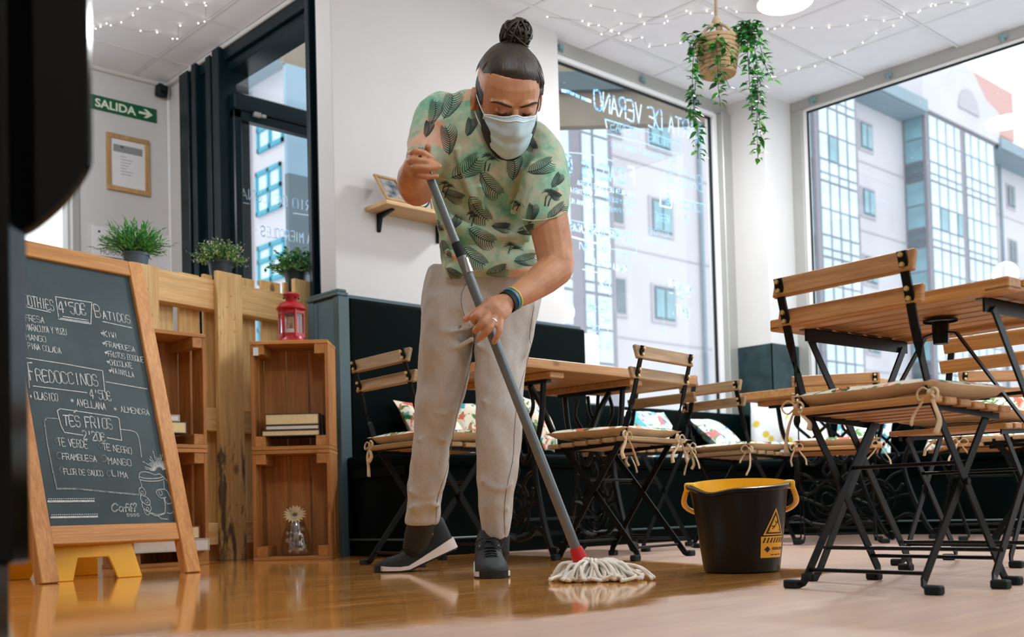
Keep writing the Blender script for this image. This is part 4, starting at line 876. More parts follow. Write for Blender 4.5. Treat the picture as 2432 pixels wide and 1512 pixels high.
# ================================================================ far wall: exit sign, certificate, notice, camera
plain('exit_green', '#0f5b3a', .4, var=.04); plain('exit_letter', '#dfe9d4', .5, var=.02)
def text_mesh(body, size, bold=0., align='LEFT'):
    cu = bpy.data.curves.new('txt', 'FONT'); cu.body = body; cu.size = size; cu.offset = bold; cu.align_x = align; cu.resolution_u = 3
    ob = bpy.data.objects.new('txt', cu); COL.objects.link(ob); dg = bpy.context.evaluated_depsgraph_get()
    me = bpy.data.meshes.new_from_object(ob.evaluated_get(dg)); bpy.data.objects.remove(ob); return me
def put_text(body, size, loc, rot, mat, parent, name='lettering', bold=0., align='LEFT', width=None):
    me = text_mesh(body, size, bold, align); o = bpy.data.objects.new(name, me); COL.objects.link(o); me.materials.clear(); me.materials.append(M(mat)); o.location = loc; o.rotation_euler = rot; o.parent = parent
    if width:
        xs = [v.co.x for v in me.vertices]; o.scale = (width/(max(xs)-min(xs)), 1, 1)
    return o
YW = 7.178
ex = thing('exit_sign', 'green exit sign reading SALIDA with an arrow on the far wall', 'sign', (2.88, YW, 2.985), 0)
MB().bx(-.04, .47, -.008, 0, 0, .096).build('plate', 'exit_green', ex)
put_text('SALIDA', .078, (.035, -.0085, .02), (PI/2, 0, 0), 'exit_letter', ex, bold=.0022, width=.285)
MB().prism([(.34, .04), (.40, .04), (.375, .018), (.398, .018), (.44, .048), (.398, .078), (.375, .078), (.40, .056), (.34, .056)], lambda u, v, t: (u, t, v), -.0095, -.008).build('arrow', 'exit_letter', ex)
wood('oak_frame', '#b08a58', '#cfa873', axis=2, rough=.5)
plain('paper', '#dfe1e4', .8, var=.02); plain('print_grey', '#8d9092', .8, var=.05); plain('print_dark', '#50565a', .8, var=.05)
cf = thing('framed_certificate', 'oak framed certificate hanging under the exit sign', 'picture', (2.987, YW, 2.455), 0)
for a in ((0, .303, 0, .032), (0, .303, .358, .39)): MB().bx(a[0], a[1], -.02, 0, a[2], a[3]).build('frame_rail', 'oak_frame', cf, bevel=.003)
for a in ((0, .032), (.271, .303)): MB().bx(a[0], a[1], -.019, 0, .03, .36).build('frame_rail', 'oak_frame', cf, bevel=.003)
MB().bx(.03, .273, -.008, -.002, .03, .36).build('sheet', 'paper', cf)
MB().bx(.05, .255, -.009, -.008, .27, .32).build('heading', 'print_grey', cf); MB().bx(.1, .12, -.0095, -.009, .3, .315).build('crest', 'print_dark', cf)
for k in range(7): MB().bx(.1, .14+.05*((k*7) % 4)/3, -.009, -.008, .24-.02*k, .244-.02*k).build('print_line', 'print_grey', cf)
nt = thing('capacity_notice', 'clear framed notice reading AFORO 50 with opening hours on the far wall', 'notice', (2.889, YW, 1.5), 0)
MB().bx(0, .52, -.012, -.004, 0, .69).build('sheet', 'paper', nt)
MB().bx(-.012, -.0, -.014, 0, 0, .7).build('edge', 'white_plastic', nt); MB().bx(.52, .532, -.014, 0, 0, .7).build('edge', 'white_plastic', nt)
MB().lathe([(0, -.004), (.008, -.002), (.008, .002), (0, .004)], 10, (.04, -.014, .655), axis=Matrix.Rotation(PI/2, 3, 'X')).build('fixing', 'rubber', nt)
put_text('AFORO: 50 PERSONAS', .06, (.045, -.0125, .585), (PI/2, 0, 0), 'print_dark', nt, width=.42); put_text('HORARIO:', .06, (.045, -.0125, .505), (PI/2, 0, 0), 'print_dark', nt, width=.2)
plain('print_green', '#1d5a4c', .7)
for z, L in ((.565, .43), (.485, .22)): MB().bx(.045, .045+L, -.0128, -.012, z, z+.008).build('rule', 'print_green', nt)
for k in range(5): MB().bx(.045, .26, -.0128, -.012, .3-.03*k, .306-.03*k).build('print_line', 'print_grey', nt)
MB().bx(.3, .315, -.0128, -.012, .1, .22).build('print_bar', 'print_green', nt)
sc_ = thing('security_camera', 'small black dome security camera in the corner by the exit sign', 'camera', (3.365, 7.12, 3.165), 0)
MB().box((0, 0, .035), (.075, .07, .085), Matrix.Rotation(.25, 3, 'X')).build('body', 'rubber', sc_, bevel=.02, seg=3, smooth=50)
MB().lathe([(0, -.01), (.022, -.008), (.024, 0)], 14, (-.0, -.045, .03), axis=Matrix.Rotation(PI/2-.2, 3, 'X')).build('lens', 'black_gloss', sc_, smooth=True)
MB().bx(-.015, .015, .0, .058, .06, .09).build('bracket', 'rubber', sc_)
# ================================================================ wall shelf with frames
wood('shelf_pine', '#c9a06a', '#e3c490', axis=0, rough=.5, rand=False)
sf = thing('wall_shelf', 'small pine wall shelf on black brackets beside the man', 'shelf', (3.44, 4.829, 1.862), 0)
MB().bx(0, .60, -.195, 0, 0, .022).build('board', 'shelf_pine', sf, bevel=.002)
for x in (.085, .50):
    MB().prism([(0, -.002), (-.14, -.002), (-.14, -.008), (-.03, -.03), (-.012, -.1), (0, -.105)], lambda u, v, t: (x+t, u, v), -.012, .012).build('bracket', 'iron', sf, bevel=.003)
n = NT('photo_print'); v = n.coord('Generated'); f = n.noise(v, 2.5, 3); n.set(Color=n.ramp(f, [(.3, srgb('#2c3540')), (.5, srgb('#7d868c')), (.65, srgb('#b39d92')), (.8, srgb('#3a3f35'))]), Rough=.15); MATS['photo_print'] = n.m
def pic(loc, rz, lean, w, h, fm, label):
    t = thing('photo_frame', label, 'picture', loc, rz); RX = Matrix.Rotation(-lean, 3, 'X')
    def b(x0, x1, z0, z1, y0, y1, nm, mt): MB().box(RX @ Vector(((x0+x1)/2, (y0+y1)/2, (z0+z1)/2)), (x1-x0, y1-y0, z1-z0), RX).build(nm, mt, t, bevel=.002)
    e = .016
    b(0, w, 0, e, -.014, 0, 'frame_rail', fm); b(0, w, h-e, h, -.014, 0, 'frame_rail', fm); b(0, e, e, h-e, -.014, 0, 'frame_rail', fm); b(w-e, w, e, h-e, -.014, 0, 'frame_rail', fm); b(e, w-e, e, h-e, -.006, -.001, 'photo', 'photo_print')
pic((3.452, 4.655, 1.885), 0, .62, .155, .2, 'oak_frame', 'small oak photo frame leaning back at the end of the wall shelf')
pic((3.80, 4.70, 1.885), 0, .25, .12, .17, 'oak_frame', 'upright oak photo frame on the wall shelf behind the mop handle')
plain('clock_face', '#dcded6', .3, var=.03)
ck_ = thing('desk_clock', 'small round black desk clock with white face on the wall shelf', 'clock', (3.70, 4.68, 1.884), 0)
MB().lathe([(0, -.02), (.06, -.02), (.065, -.012), (.065, .012), (0, .012)], 28, (0, 0, .066), axis=Matrix.Rotation(PI/2, 3, 'X')).build('case', 'rubber', ck_, smooth=40)
MB().lathe([(0, 0), (.052, 0), (.052, .003), (0, .003)], 28, (0, -.0125, .066), axis=Matrix.Rotation(PI/2, 3, 'X')).build('face', 'clock_face', ck_)
# ================================================================ dark foreground cabinet on the left
fg = CAMLOC+ray(-40, 1100)*1.25; fr = -YAW
bl = thing('black_cabinet', 'tall glossy black cabinet with a rounded overhanging panel in the left foreground', 'cabinet', (fg.x, fg.y, 0), fr)
def fgx(px): return (px+54)/FPX*1.25
def fgz(py, px=60): return H+((1211-.0263*(px-1216))-py)/FPX*1.25
MB().bx(-.35, fgx(58), -.05, 0, fgz(1335), 1.4).build('side_panel', 'black_gloss', bl, bevel=.004)
pr_ = [(fgx(30), 1.4), (fgx(30), fgz(556))]+[(fgx(a), fgz(b)) for a, b in ((56, 556), (82, 542), (106, 524), (133, 502), (157, 478), (178, 452), (197, 425), (209, 404), (217, 385), (217, 340))]+[(fgx(217), 1.4)]
MB().prism(pr_, lambda u, v, t: (u, t, v), -.012, .003).build('rounded_panel', 'black_gloss', bl, bevel=.003)
MB().bx(-.35, fgx(4), -.05, 0, 0, fgz(1335)).build('foot', 'black_gloss', bl)
# ================================================================ lettering on the window and door glass (read from the street, so mirrored in here)
def wt(mb, txt, xr, yr, xl, yl, h, w, axis_y, jit=.02):
    a = on(xr, yr, 'y', axis_y); b = on(xl, yl, 'y', axis_y); c = on(xr, yr-h, 'y', axis_y); L = a.x-b.x
    write(mb, txt, lambda u, v: Vector((u, axis_y, v)), a.x, a.z, c.z-a.z, w*(.72 if w < .011 else 1), (0, -1, 0), slope=(b.z-a.z)/L, jit=jit, width=L, mirror=True, lift=.001)
def wl(mb, pts, w, axis_y, smooth=False):
    q = [on(*p, 'y', axis_y) for p in pts]; mb.ribbon(crom(q, 4) if smooth else q, w, (0, -1, 0), lift=.001)
A = MB(); B = MB(); GY = 4.951
wt(A, 'CARTA DE VERANO', 1668, 338, 1408, 256, 40, .014, GY); wl(A, [(1335, 215), (1352, 219), (1378, 231), (1402, 240)], .022, GY, True)
wl(B, [(1437, 283), (1530, 310), (1620, 342), (1618, 368), (1530, 340), (1443, 318)], .008, GY); wl(A, [(1437, 283), (1480, 296), (1520, 307)], .01, GY); wl(A, [(1437, 283), (1441, 303)], .01, GY)
wt(B, 'COMIDAS Y CENAS', 1616, 357, 1447, 306, 20, .009, GY); wt(B, 'LOCAL RECOGIDA Y DOMICILIO', 1612, 388, 1450, 348, 12, .006, GY)
wt(A, 'F', 1507, 438, 1490, 435, 40, .012, GY); wt(B, 'OCACCIAS', 1485, 436, 1380, 416, 34, .011, GY); wt(A, "6€", 1358, 408, 1338, 402, 36, .011, GY); wl(B, [(1352, 362), (1400, 366), (1455, 382)], .008, GY)
wt(A, 'CON SALSA DE TOMATE CASERA', 1508, 468, 1370, 438, 10, .006, GY); wt(A, '- VEGETARIANA', 1416, 470, 1340, 452, 11, .006, GY); wt(B, 'BACON Y QUESO', 1507, 490, 1440, 476, 10, .005, GY); wt(A, '- MANZANA NUEZ', 1418, 495, 1340, 478, 11, .006, GY); wt(B, 'ATUN Y PIMIENTO', 1506, 512, 1432, 498, 10, .005, GY)
wt(B, 'BAGELS', 1668, 456, 1584, 428, 36, .009, GY); wl(B, [(1578, 408), (1573, 450), (1569, 490)], .007, GY); wl(B, [(1598, 470), (1640, 478), (1676, 486)], .009, GY)
wl(A, [(1569, 450), (1597, 456), (1594, 494), (1567, 488), (1569, 450)], .01, GY); wt(A, '6', 1590, 484, 1579, 482, 22, .012, GY)
wt(B, 'CLASICO', 1666, 505, 1622, 494, 16, .008, GY); wt(B, 'VEGGIE', 1590, 530, 1555, 522, 18, .007, GY); wt(B, 'R', 1634, 530, 1626, 528, 18, .009, GY)
wt(A, 'BOWL O ENSALADAS', 1470, 568, 1352, 546, 17, .009, GY); wl(A, [(1358, 562), (1390, 571), (1422, 579)], .012, GY); wl(A, [(1435+14*math.cos(t), 588+20*math.sin(t)) for t in [2*PI*k/16 for k in range(17)]], .01, GY); wt(A, '6', 1440, 598, 1429, 596, 20, .009, GY)
wl(B, [(1355, 522), (1440, 540), (1512, 556)], .008, GY); wl(B, [(1440, 548), (1510, 552), (1512, 600), (1445, 590)], .006, GY); wt(B, 'WRAP', 1505, 585, 1465, 575, 22, .006, GY)
wt(A, '- 18/1', 1412, 600, 1372, 590, 16, .008, GY); wt(A, 'CEBOLLA CARAMELIZADA', 1490, 648, 1388, 622, 14, .007, GY); wl(A, [(1383, 639), (1445, 653)], .006, GY); wt(B, '- CESAR', 1510, 622, 1460, 612, 16, .006, GY)
wt(A, 'R', 1448, 700, 1436, 695, 32, .01, GY); wt(A, '*', 1434, 685, 1422, 682, 18, .007, GY)
for k, (t, x, y) in enumerate((('6€', 1445, 720), ("9 6'50€", 1448, 742), ('8€', 1448, 768), ("7'50€", 1448, 790), ("3'50€", 1448, 828), ("- 4'50€", 1450, 855))): wt(A, t, x, y, x-10-7*len(t), y-4, 13, .007, GY)
wt(A, "6€", 1410, 732, 1397, 729, 12, .006, GY); wt(A, "5€", 1408, 772, 1395, 769, 12, .006, GY)
wt(A, 'SANDWICH', 1644, 695, 1587, 680, 17, .009, GY); wt(A, '- 5€ -', 1640, 712, 1588, 702, 15, .009, GY); wt(A, 'BRIT.', 1638, 756, 1594, 745, 24, .009, GY)
wl(B, [(1548, 628), (1548, 650)], .006, GY); wl(B, [(1548, 626), (1580, 632)], .006, GY); wl(B, [(1572, 700), (1578, 800)], .004, GY); wt(B, 'ADIOS', 1590, 565, 1540, 555, 14, .005, GY); wt(B, 'MENU DEL DIA', 1588, 582, 1535, 572, 10, .004, GY)
A.build('menu_lettering', 'stroke_white', pane1); B.build('menu_lettering_faint', 'stroke_pale', pane1)
sk = MB().lathe([(0, 0), (.062, 0)], 24, on(1350, 738, 'y', GY), axis=Matrix.Rotation(PI/2, 3, 'X')).build('round_sticker', 'stroke_white', pane1)
Dm = MB(); GD = DY-.005
wt(Dm, 'HORARIO DE LUNA', 800, 512, 570, 470, 22, .008, GD); wl(Dm, [(697, 506), (740, 512)], .006, GD); wl(Dm, [(572, 480), (592, 484)], .006, GD)
wt(Dm, 'LUNES A MIERCOLES -', 800, 590, 598, 556, 22, .008, GD); wt(Dm, 'DE 9 A 21 H', 790, 640, 690, 622, 18, .008, GD)
Dm.build('hours_lettering', 'stroke_white', panD)
# small white radiator casing beside the tall bench back, seen under the menu window
rc = MB().bx(5.10, 5.33, 4.862, 4.9, .9, 1.36).build('notice_box', 'white_plastic', bevel=.004); tag(rc, 'white flat panel standing on the sill beside the tall bench back', 'panel')
# ================================================================ mop bucket
plain('bucket_black', '#060808', .28, var=.15, scale=30, Spec=.3); plain('bucket_yellow', '#ffc01c', .35, var=.05); plain('label_yellow', '#f7b429', .4, var=.02); plain('label_black', '#171412', .5)
BC = Vector((2.905, 2.065, 0)); BA = math.atan2(-BC.y, -BC.x)      # BA points from the bucket to the camera
bu = thing('mop_bucket', 'black mop bucket with yellow rim lugs, yellow handle and slip warning labels', 'bucket', BC, BA)
def brad(z): return .118+.034*(z/.27)**.9
def brim(t):
    tt = (t+PI) % (2*PI)-PI
    return .284-.017*math.cos(t)-.016*math.exp(-((tt+.65)/.4)**2)
N_ = 56
def shell(off, zs, mat=None, nm=''):
    vs = []; fs = []
    for k, fz in enumerate(zs):
        for j in range(N_):
            t = 2*PI*j/N_; z = fz*brim(t); r_ = brad(z)+off; sp = 1+.07*math.exp(-((math.sin((t+PI/2)/2))/.16)**2)*fz**6
            vs.append((r_*sp*math.cos(t), r_*sp*math.sin(t), z))
    for k in range(len(zs)-1):
        for j in range(N_): fs.append((k*N_+j, k*N_+(j+1) % N_, (k+1)*N_+(j+1) % N_, (k+1)*N_+j))
    return vs, fs
vs, fs = shell(0, [.0, .02, .05, .15, .3, .5, .7, .85, .93, .955], None, '')
r0 = .108; vs[:N_] = [(r0*math.cos(2*PI*j/N_), r0*math.sin(2*PI*j/N_), .0) for j in range(N_)]
mb = MB().add(vs, fs); mb.add([(r0*math.cos(2*PI*j/N_), r0*math.sin(2*PI*j/N_), 0.) for j in range(N_)], [tuple(range(N_-1, -1, -1))])
mb.build('body', 'bucket_black', bu, smooth=50)
vs1, _ = shell(.001, [.94]); vs2, _ = shell(.009, [.95]); vs3, _ = shell(.010, [.985]); vs4, _ = shell(.004, [1.0]); vs5, _ = shell(-.003, [.99])
vv = vs1+vs2+vs3+vs4+vs5; MB().add(vv, [(k*N_+j, k*N_+(j+1) % N_, (k+1)*N_+(j+1) % N_, (k+1)*N_+j) for k in range(4) for j in range(N_)]).build('rim', 'bucket_black', bu, smooth=60)
vs, fs = shell(-.004, [.08, .2, .5, .8, .97, 1.004]); mb = MB().add(vs, fs); mb.add(vs[:N_], [tuple(range(N_))]); mb.build('liner', 'bucket_yellow', bu, smooth=50)
for s in (-1, 1):
    t = s*PI/2*1.0; r_ = brad(.27)
    MB().box((0, s*(r_+.004), .275), (.05, .035, .028)).build('lug', 'bucket_yellow', bu, bevel=.01, seg=3, smooth=50)
hp = []
for k in range(17):
    t = PI/2-PI*k/16; q = math.sin(PI*k/16); hp.append((-(.175)*math.sin(PI*k/16)*1.0, (.155+.02*q)*math.cos(PI*k/16), .275-.10*q**.7))
hp = [(a-.0, b*1.05+ (.03*math.sin(2*PI*min(k, 16-k)/16) if k < 16 else 0)*(1 if b > 0 else -1), c) for k, (a, b, c) in enumerate(hp)]
MB().tube(crom(hp, 3), .0095, 8, flat=.7).build('handle', 'bucket_yellow', bu, smooth=True)
def bsurf(t, z, off=.0012): r_ = brad(z)+off; return Vector((r_*math.cos(t), r_*math.sin(t), z))
def bpoly(pts, nm, mat, off, parent=None, sub=6):
    mb = MB(); bm = bmesh.new(); vv = [bm.verts.new((a, b, 0)) for a, b in pts]; bm.faces.new(vv)
    bmesh.ops.triangulate(bm, faces=bm.faces); bmesh.ops.subdivide_edges(bm, edges=bm.edges, cuts=sub, use_grid_fill=True); bm.verts.index_update()
    mb.add([bsurf(T0+v.co.x/.098, v.co.y, off) for v in bm.verts], [tuple(v.index for v in f_.verts) for f_ in bm.faces]); bm.free()
    return mb.build(nm, mat, parent or bu)
T0 = .86
ty = bpoly([(-.033, .118), (.033, .118), (.0, .202)], 'warning_triangle', 'label_yellow', .0012)
bpoly([(-.027, .122), (.027, .122), (.0, .192)], 'triangle_edge', 'label_black', .0016, ty); bpoly([(-.020, .1265), (.020, .1265), (.0, .179)], 'triangle_field', 'label_yellow', .002, ty)
tm_ = MB()
def bl_(pts, w): tm_.ribbon([bsurf(T0+a/.098, b, .0025) for a, b in pts], w, Vector((math.cos(T0), math.sin(T0), 0)))
bl_([(.006, .162), (.004, .155), (.000, .147), (-.004, .144), (-.010, .146)], .0035); bl_([(.0, .147), (-.004, .141), (-.009, .137)], .003); bl_([(.004, .156), (-.001, .159), (-.002, .163)], .0025); bl_([(.004, .155), (.009, .158), (.008, .164)], .0025); bl_([(-.016, .131), (.016, .133)], .0022); bl_([(.006, .166), (.007, .167)], .005)
tm_.build('falling_figure', 'label_black', ty)
lr = bpoly([(-.038, .048), (.036, .048), (.036, .114), (-.038, .114)], 'warning_label', 'label_yellow', .0012)
for k in range(7): a = -.034+k*.0102; bpoly([(a, .094), (a+.004, .094), (a+.0092, .110), (a+.0052, .110)], 'label_stripe', 'label_black', .0018, lr, 2)
bpoly([(-.029, .074), (-.020, .084), (-.011, .074), (-.020, .064)], 'label_emblem', 'label_black', .0018, lr, 2)
tx = MB(); st_, L_ = text_strokes('HOGOHOGO.COM', .0075, 0)
for s in st_: tx.ribbon([bsurf(T0+(-.006+p[0]*.038/L_)/.098, .072+p[1], .002) for p in s], .0011, Vector((math.cos(T0), math.sin(T0), 0)))
for k in range(3): tx.ribbon([bsurf(T0+a/.098, .057, .002) for a in (-.008+k*.013, .0+k*.013)], .003, Vector((math.cos(T0), math.sin(T0), 0)))
tx.build('label_print', 'label_black', lr)
# ================================================================ mop
plain('mop_grey', '#6d7475', .3, .4, var=.05); plain('mop_red', '#c4161c', .4); plain('mop_white', '#ece6d8', .9, var=.06, scale=30); plain('steel_shine', '#d9dcd6', .15, .9)
MH0 = CAMLOC+ray(1380, 1333)*3.24; MH1 = CAMLOC+ray(1148, 742)*3.235; MH1 = Vector(MH1); MHD = (MH1-MH0).normalized()
MTOP = MH0+MHD*((CAMLOC+ray(1012, 395)*3.27)-MH0).length
mo = thing('mop', 'grey handled string mop with white cotton head on the wet floor', 'mop', (MH0.x, MH0.y, 0), 0); MO = Vector((MH0.x, MH0.y, 0))
def ml(p): return Vector(p)-MO
L_ = (MTOP-MH0).length; fr_ = lambda t: ml(MH0+MHD*L_*t)
MB().tube([fr_(.03), fr_(.765)], .0155, 16).build('handle', 'mop_grey', mo, smooth=50)
MB().tube([fr_(.76), fr_(.80)], .0150, 16).build('collar', 'rubber', mo, smooth=50)
MB().tube([fr_(.79), fr_(1.0), fr_(1.035)], [.0135, .0135, .012], 16).build('upper_handle', 'mop_grey', mo, smooth=50)
MB().tube([fr_(.725)-RT*-.006-FW*.008, fr_(.76)-RT*-.010-FW*.009], [.012, .009], 10).build('steel_collar', 'steel_shine', mo, smooth=50)
MB().tube([fr_(.0)-Vector((0, 0, .004)), fr_(.02), fr_(.035)], [.024, .022, .018], 16).build('socket', 'mop_red', mo, smooth=50)
rm = random.Random(11); sm = MB()
hd = ml(MH0); 
for k in range(150):
    a = rm.uniform(0, 2*PI); rx = rm.uniform(.05, .13); ex_ = Vector((0, 0, 0))
    d = RT*math.cos(a)*(1.25 if math.cos(a) > 0 else .85)+Vector((FW.x, FW.y, 0)).normalized()*math.sin(a)*.7; d.z = 0
    z0 = hd.z-rm.uniform(.0, .03); side = Vector((-d.y, d.x, 0))*rm.uniform(-.7, .7)
    p0 = Vector((hd.x, hd.y, max(z0, .03)))+d*.01+RT*.03; h1 = rm.uniform(.018, .055)
    pts = crom([p0, p0+d*rx*.35+Vector((0, 0, rm.uniform(-.005, .015)))+side*.02, Vector((p0.x, p0.y, 0))+d*rx*.75+side*.05+Vector((0, 0, h1)), Vector((p0.x, p0.y, 0))+d*rx+side*.1+Vector((0, 0, rm.uniform(.006, .022))), Vector((p0.x, p0.y, 0))+d*rx*rm.uniform(.7, 1.25)+side*rm.uniform(.1, .22)+Vector((0, 0, rm.uniform(.0055, .015)))], 5)
    sm.tube(pts, .0052, 6)
o = sm.build('strands', 'mop_white', mo, smooth=True); o['kind'] = 'stuff'
# ================================================================ hanging basket with trailing plant
plain('straw', '#c0a27a', .8, var=.15, scale=60, bump=.3); plain('straw_rope', '#c9b595', .85, var=.12, scale=80, bump=.3)
for nm, c in (('ivy', '#1f7a26'), ('ivy_light', '#55b02c'), ('ivy_dark', '#14481d')): plain(nm, c, .35, var=.2, scale=20)
HB = CAMLOC+ray(1706, 178)*5.2; HU = 5.2/FPX      # metres per pixel at the basket
hb = thing('hanging_plant', 'woven straw hanging basket with trailing ivy on a rope', 'plant', HB, 0)
q = lambda px, py, dd=0: RT*((px-1706)*HU)+UP*((178-py)*HU)+FW*dd
mb = MB(); prof = [(.0, 0), (36*HU, 0), (40*HU, 8*HU), (43*HU, 30*HU), (48*HU, 55*HU), (52*HU, 82*HU), (50*HU, 86*HU), (46*HU, 80*HU), (38*HU, 20*HU), (0, 14*HU)]
mb.lathe(prof, 28)
for k in range(9):
    z = (4+k*9.5)*HU; r_ = (38+k*1.6)*HU; mb.tube([(r_*math.cos(2*PI*j/28), r_*math.sin(2*PI*j/28), z) for j in range(28)], 5.2*HU, 6, closed=True)
mb.build('basket', 'straw', hb, smooth=60)
top = Vector((0, 0, 128*HU)); rp = MB().tube([top, Vector((0, 0, CZ-HB.z))], 4*HU, 8)
for a in (0.5, 2.6, 4.7): rp.tube([top, Vector((math.cos(a)*30*HU, math.sin(a)*30*HU, 105*HU)), Vector((math.cos(a)*50*HU, math.sin(a)*50*HU, 80*HU))], 4*HU, 6)
rp.lathe([(0, -14*HU), (9*HU, -9*HU), (12*HU, 0), (8*HU, 9*HU), (4*HU, 14*HU)], 10, top); rp.lathe([(0, -12*HU), (8*HU, -7*HU), (9*HU, 2*HU), (0, 10*HU)], 10, top+RT*6*HU-Vector((0, 0, 16*HU)))
rp.build('rope', 'straw_rope', hb, smooth=True)
lmesh = []
for nm in ('ivy', 'ivy_light', 'ivy_dark'):
    g = MB(); lv = [(0, -.02, .0)]
    for t_, w_ in ((.12, .17), (.32, .27), (.55, .25), (.8, .12)): lv += [(-w_, t_, .05-.1*t_*t_+w_*.22), (0, t_, .05-.1*t_*t_), (w_, t_, .05-.1*t_*t_+w_*.22)]
    lv.append((0, 1.05, -.08)); lf = [(0, 2, 1), (0, 3, 2)]
    for i_ in range(3): o_ = 1+i_*3; lf += [(o_, o_+1, o_+4, o_+3), (o_+1, o_+2, o_+5, o_+4)]
    lf += [(10, 11, 13), (11, 12, 13)]; g.add(lv, lf); me = g.mesh('leaf', True); me.materials.append(M(nm)); lmesh.append(me)
vines = [  # trailing stems as (px, py, depth offset) and leaf count
 ([(1672, 100, -.05), (1650, 110, -.08), (1640, 150, -.09), (1637, 210, -.09), (1642, 270, -.09), (1650, 330, -.09), (1650, 390, -.09)], 50), ([(1680, 110, -.03), (1655, 130, -.06), (1648, 190, -.07), (1642, 250, -.07), (1640, 290, -.07)], 34),
 ([(1690, 110, .03), (1660, 90, .02), (1640, 75, .02), (1625, 98, .02)], 14), ([(1700, 95, -.06), (1690, 120, -.12), (1692, 170, -.13), (1694, 220, -.12), (1700, 272, -.12)], 30), ([(1694, 190, -.12), (1708, 205, -.13), (1720, 232, -.13)], 9), ([(1692, 120, -.12), (1720, 150, -.14), (1730, 185, -.14)], 10),
 ([(1745, 95, -.02), (1770, 60, -.03), (1790, 75, -.04), (1800, 120, -.05), (1812, 165, -.05), (1830, 200, -.05)], 34), ([(1750, 100, -.05), (1772, 90, -.08), (1785, 150, -.09), (1790, 220, -.09), (1788, 300, -.09), (1790, 390, -.09)], 66), ([(1748, 100, -.04), (1765, 100, -.07), (1768, 160, -.08), (1772, 220, -.08), (1778, 280, -.08)], 40),
 ([(1755, 90, .04), (1780, 80, .05), (1796, 140, .05), (1800, 210, .05), (1806, 260, .05), (1815, 330, .05)], 40), ([(1745, 80, 0), (1765, 62, 0), (1785, 56, 0), (1802, 72, 0)], 26), ([(1740, 85, .06), (1750, 62, .05), (1778, 75, .04)], 18), ([(1668, 95, 0), (1690, 70, 0), (1685, 58, 0)], 8)]
rv = random.Random(5); stems = MB(); nleaf = 0; nobj = 0; extra = MB()
for pts, cnt in vines:
    c_ = crom([q(*p) for p in pts], 6); stems.tube(c_, .0016, 5, cap=False)
    cnt = int(cnt*1.6)
    for k in range(cnt):
        f_ = (k+.5)/cnt*(len(c_)-1.001); i = int(f_); p = c_[i].lerp(c_[i+1], f_-i)
        ang = rv.uniform(0, 2*PI); d = (RT*math.cos(ang)+FW*math.sin(ang)*.7+Vector((0, 0, rv.uniform(-.75, .15)))).normalized(); L = rv.uniform(.034, .052)
        nrm = (Vector((0, 0, 1))-FW*.6+Vector((rv.gauss(0, .4), rv.gauss(0, .4), 0))).normalized(); x_ = d.cross(nrm).normalized(); n_ = x_.cross(d)
        me = lmesh[0 if rv.random() < .5 else (1 if (rv.random() < .45 or f_ > len(c_)*.8) else 2)]
        if nleaf % 5 < 3 and nobj < 298:
            nobj += 1
            o = bpy.data.objects.new('leaf', me); COL.objects.link(o); o.parent = hb
            mw = Matrix((x_*L, d*L, n_*L)).transposed().to_4x4(); mw.translation = p+d*.006; o.matrix_local = mw
        else: leaf(extra, p+d*.006, d, nrm, L, L*.5)
        nleaf += 1
stems.build('vine', 'ivy_dark', hb)
o = extra.build('foliage', 'ivy', hb); o['kind'] = 'stuff'
# ================================================================ fairy lights under the ceiling
emit('bulb_glow', (1, .9, .7), 7); plain('wire', '#b9b3ac', .5, .3)
bulb = MB().lathe([(0, -.007), (.006, -.004), (.0075, 0), (.005, .005), (0, .008)], 8).mesh('bulb', True); bulb.materials.append(M('bulb_glow'))
def strand(label, pts, zdrop=.03):
    p0 = on(*pts[0], 'z', CZ-zdrop); t = thing('fairy_lights', label, 'fairy lights', p0, 0)
    P = [on(*p, 'z', CZ-zdrop-(.018*math.sin(i*2.3)))-p0 for i, p in enumerate(pts)]
    MB().tube(crom(P, 5), .0016, 4, cap=False).build('wire', 'wire', t)
    for p in P: inst_ = bpy.data.objects.new('bulb', bulb); COL.objects.link(inst_); inst_.scale = (.5,)*3; inst_.location = p; inst_.parent = t
strand('fairy light string running from the exit corner over the chalkboard', [(222, 62), (227, 68), (239, 63), (263, 60), (288, 53), (316, 36), (327, 21), (356, 18), (385, 4)])
strand('short looped fairy light string beside the entrance lintel', [(253, 56), (334, 73), (373, 77), (410, 92), (421, 92), (428, 61), (471, 55), (486, 51), (489, 13), (486, 7), (443, 11)])
strand('fairy light string above the menu window frame', [(1300, 40), (1383, 50), (1398, 60), (1422, 60), (1450, 73), (1453, 74), (1470, 79), (1487, 95), (1497, 96), (1525, 89), (1542, 110), (1580, 107), (1616, 102)])
strand('fairy light string between the white wall and the hanging basket', [(1403, 13), (1460, 25), (1520, 39), (1582, 39), (1630, 26), (1679, 26), (1725, 18), (1749, 28), (1816, 32)])
strand('fairy light string crossing behind the basket rope', [(1429, 81), (1475, 56), (1530, 57), (1578, 55), (1586, 50), (1640, 32), (1692, 32)])
strand('long fairy light string on the ceiling tiles in front of the right window', [(1823, 69), (1840, 68), (1858, 61), (1885, 66), (1928, 66), (1969, 65), (2013, 60), (2057, 47), (2099, 49), (2141, 41), (2147, 33), (2181, 29), (2185, 25), (2211, 14), (2222, 12), (2260, 5), (2298, 10)])
strand('fairy light string ending at the loose ceiling tile', [(1833, 183), (1866, 167), (1897, 163), (1936, 157), (1971, 137), (2007, 125), (2049, 101), (2081, 79), (2122, 61)])
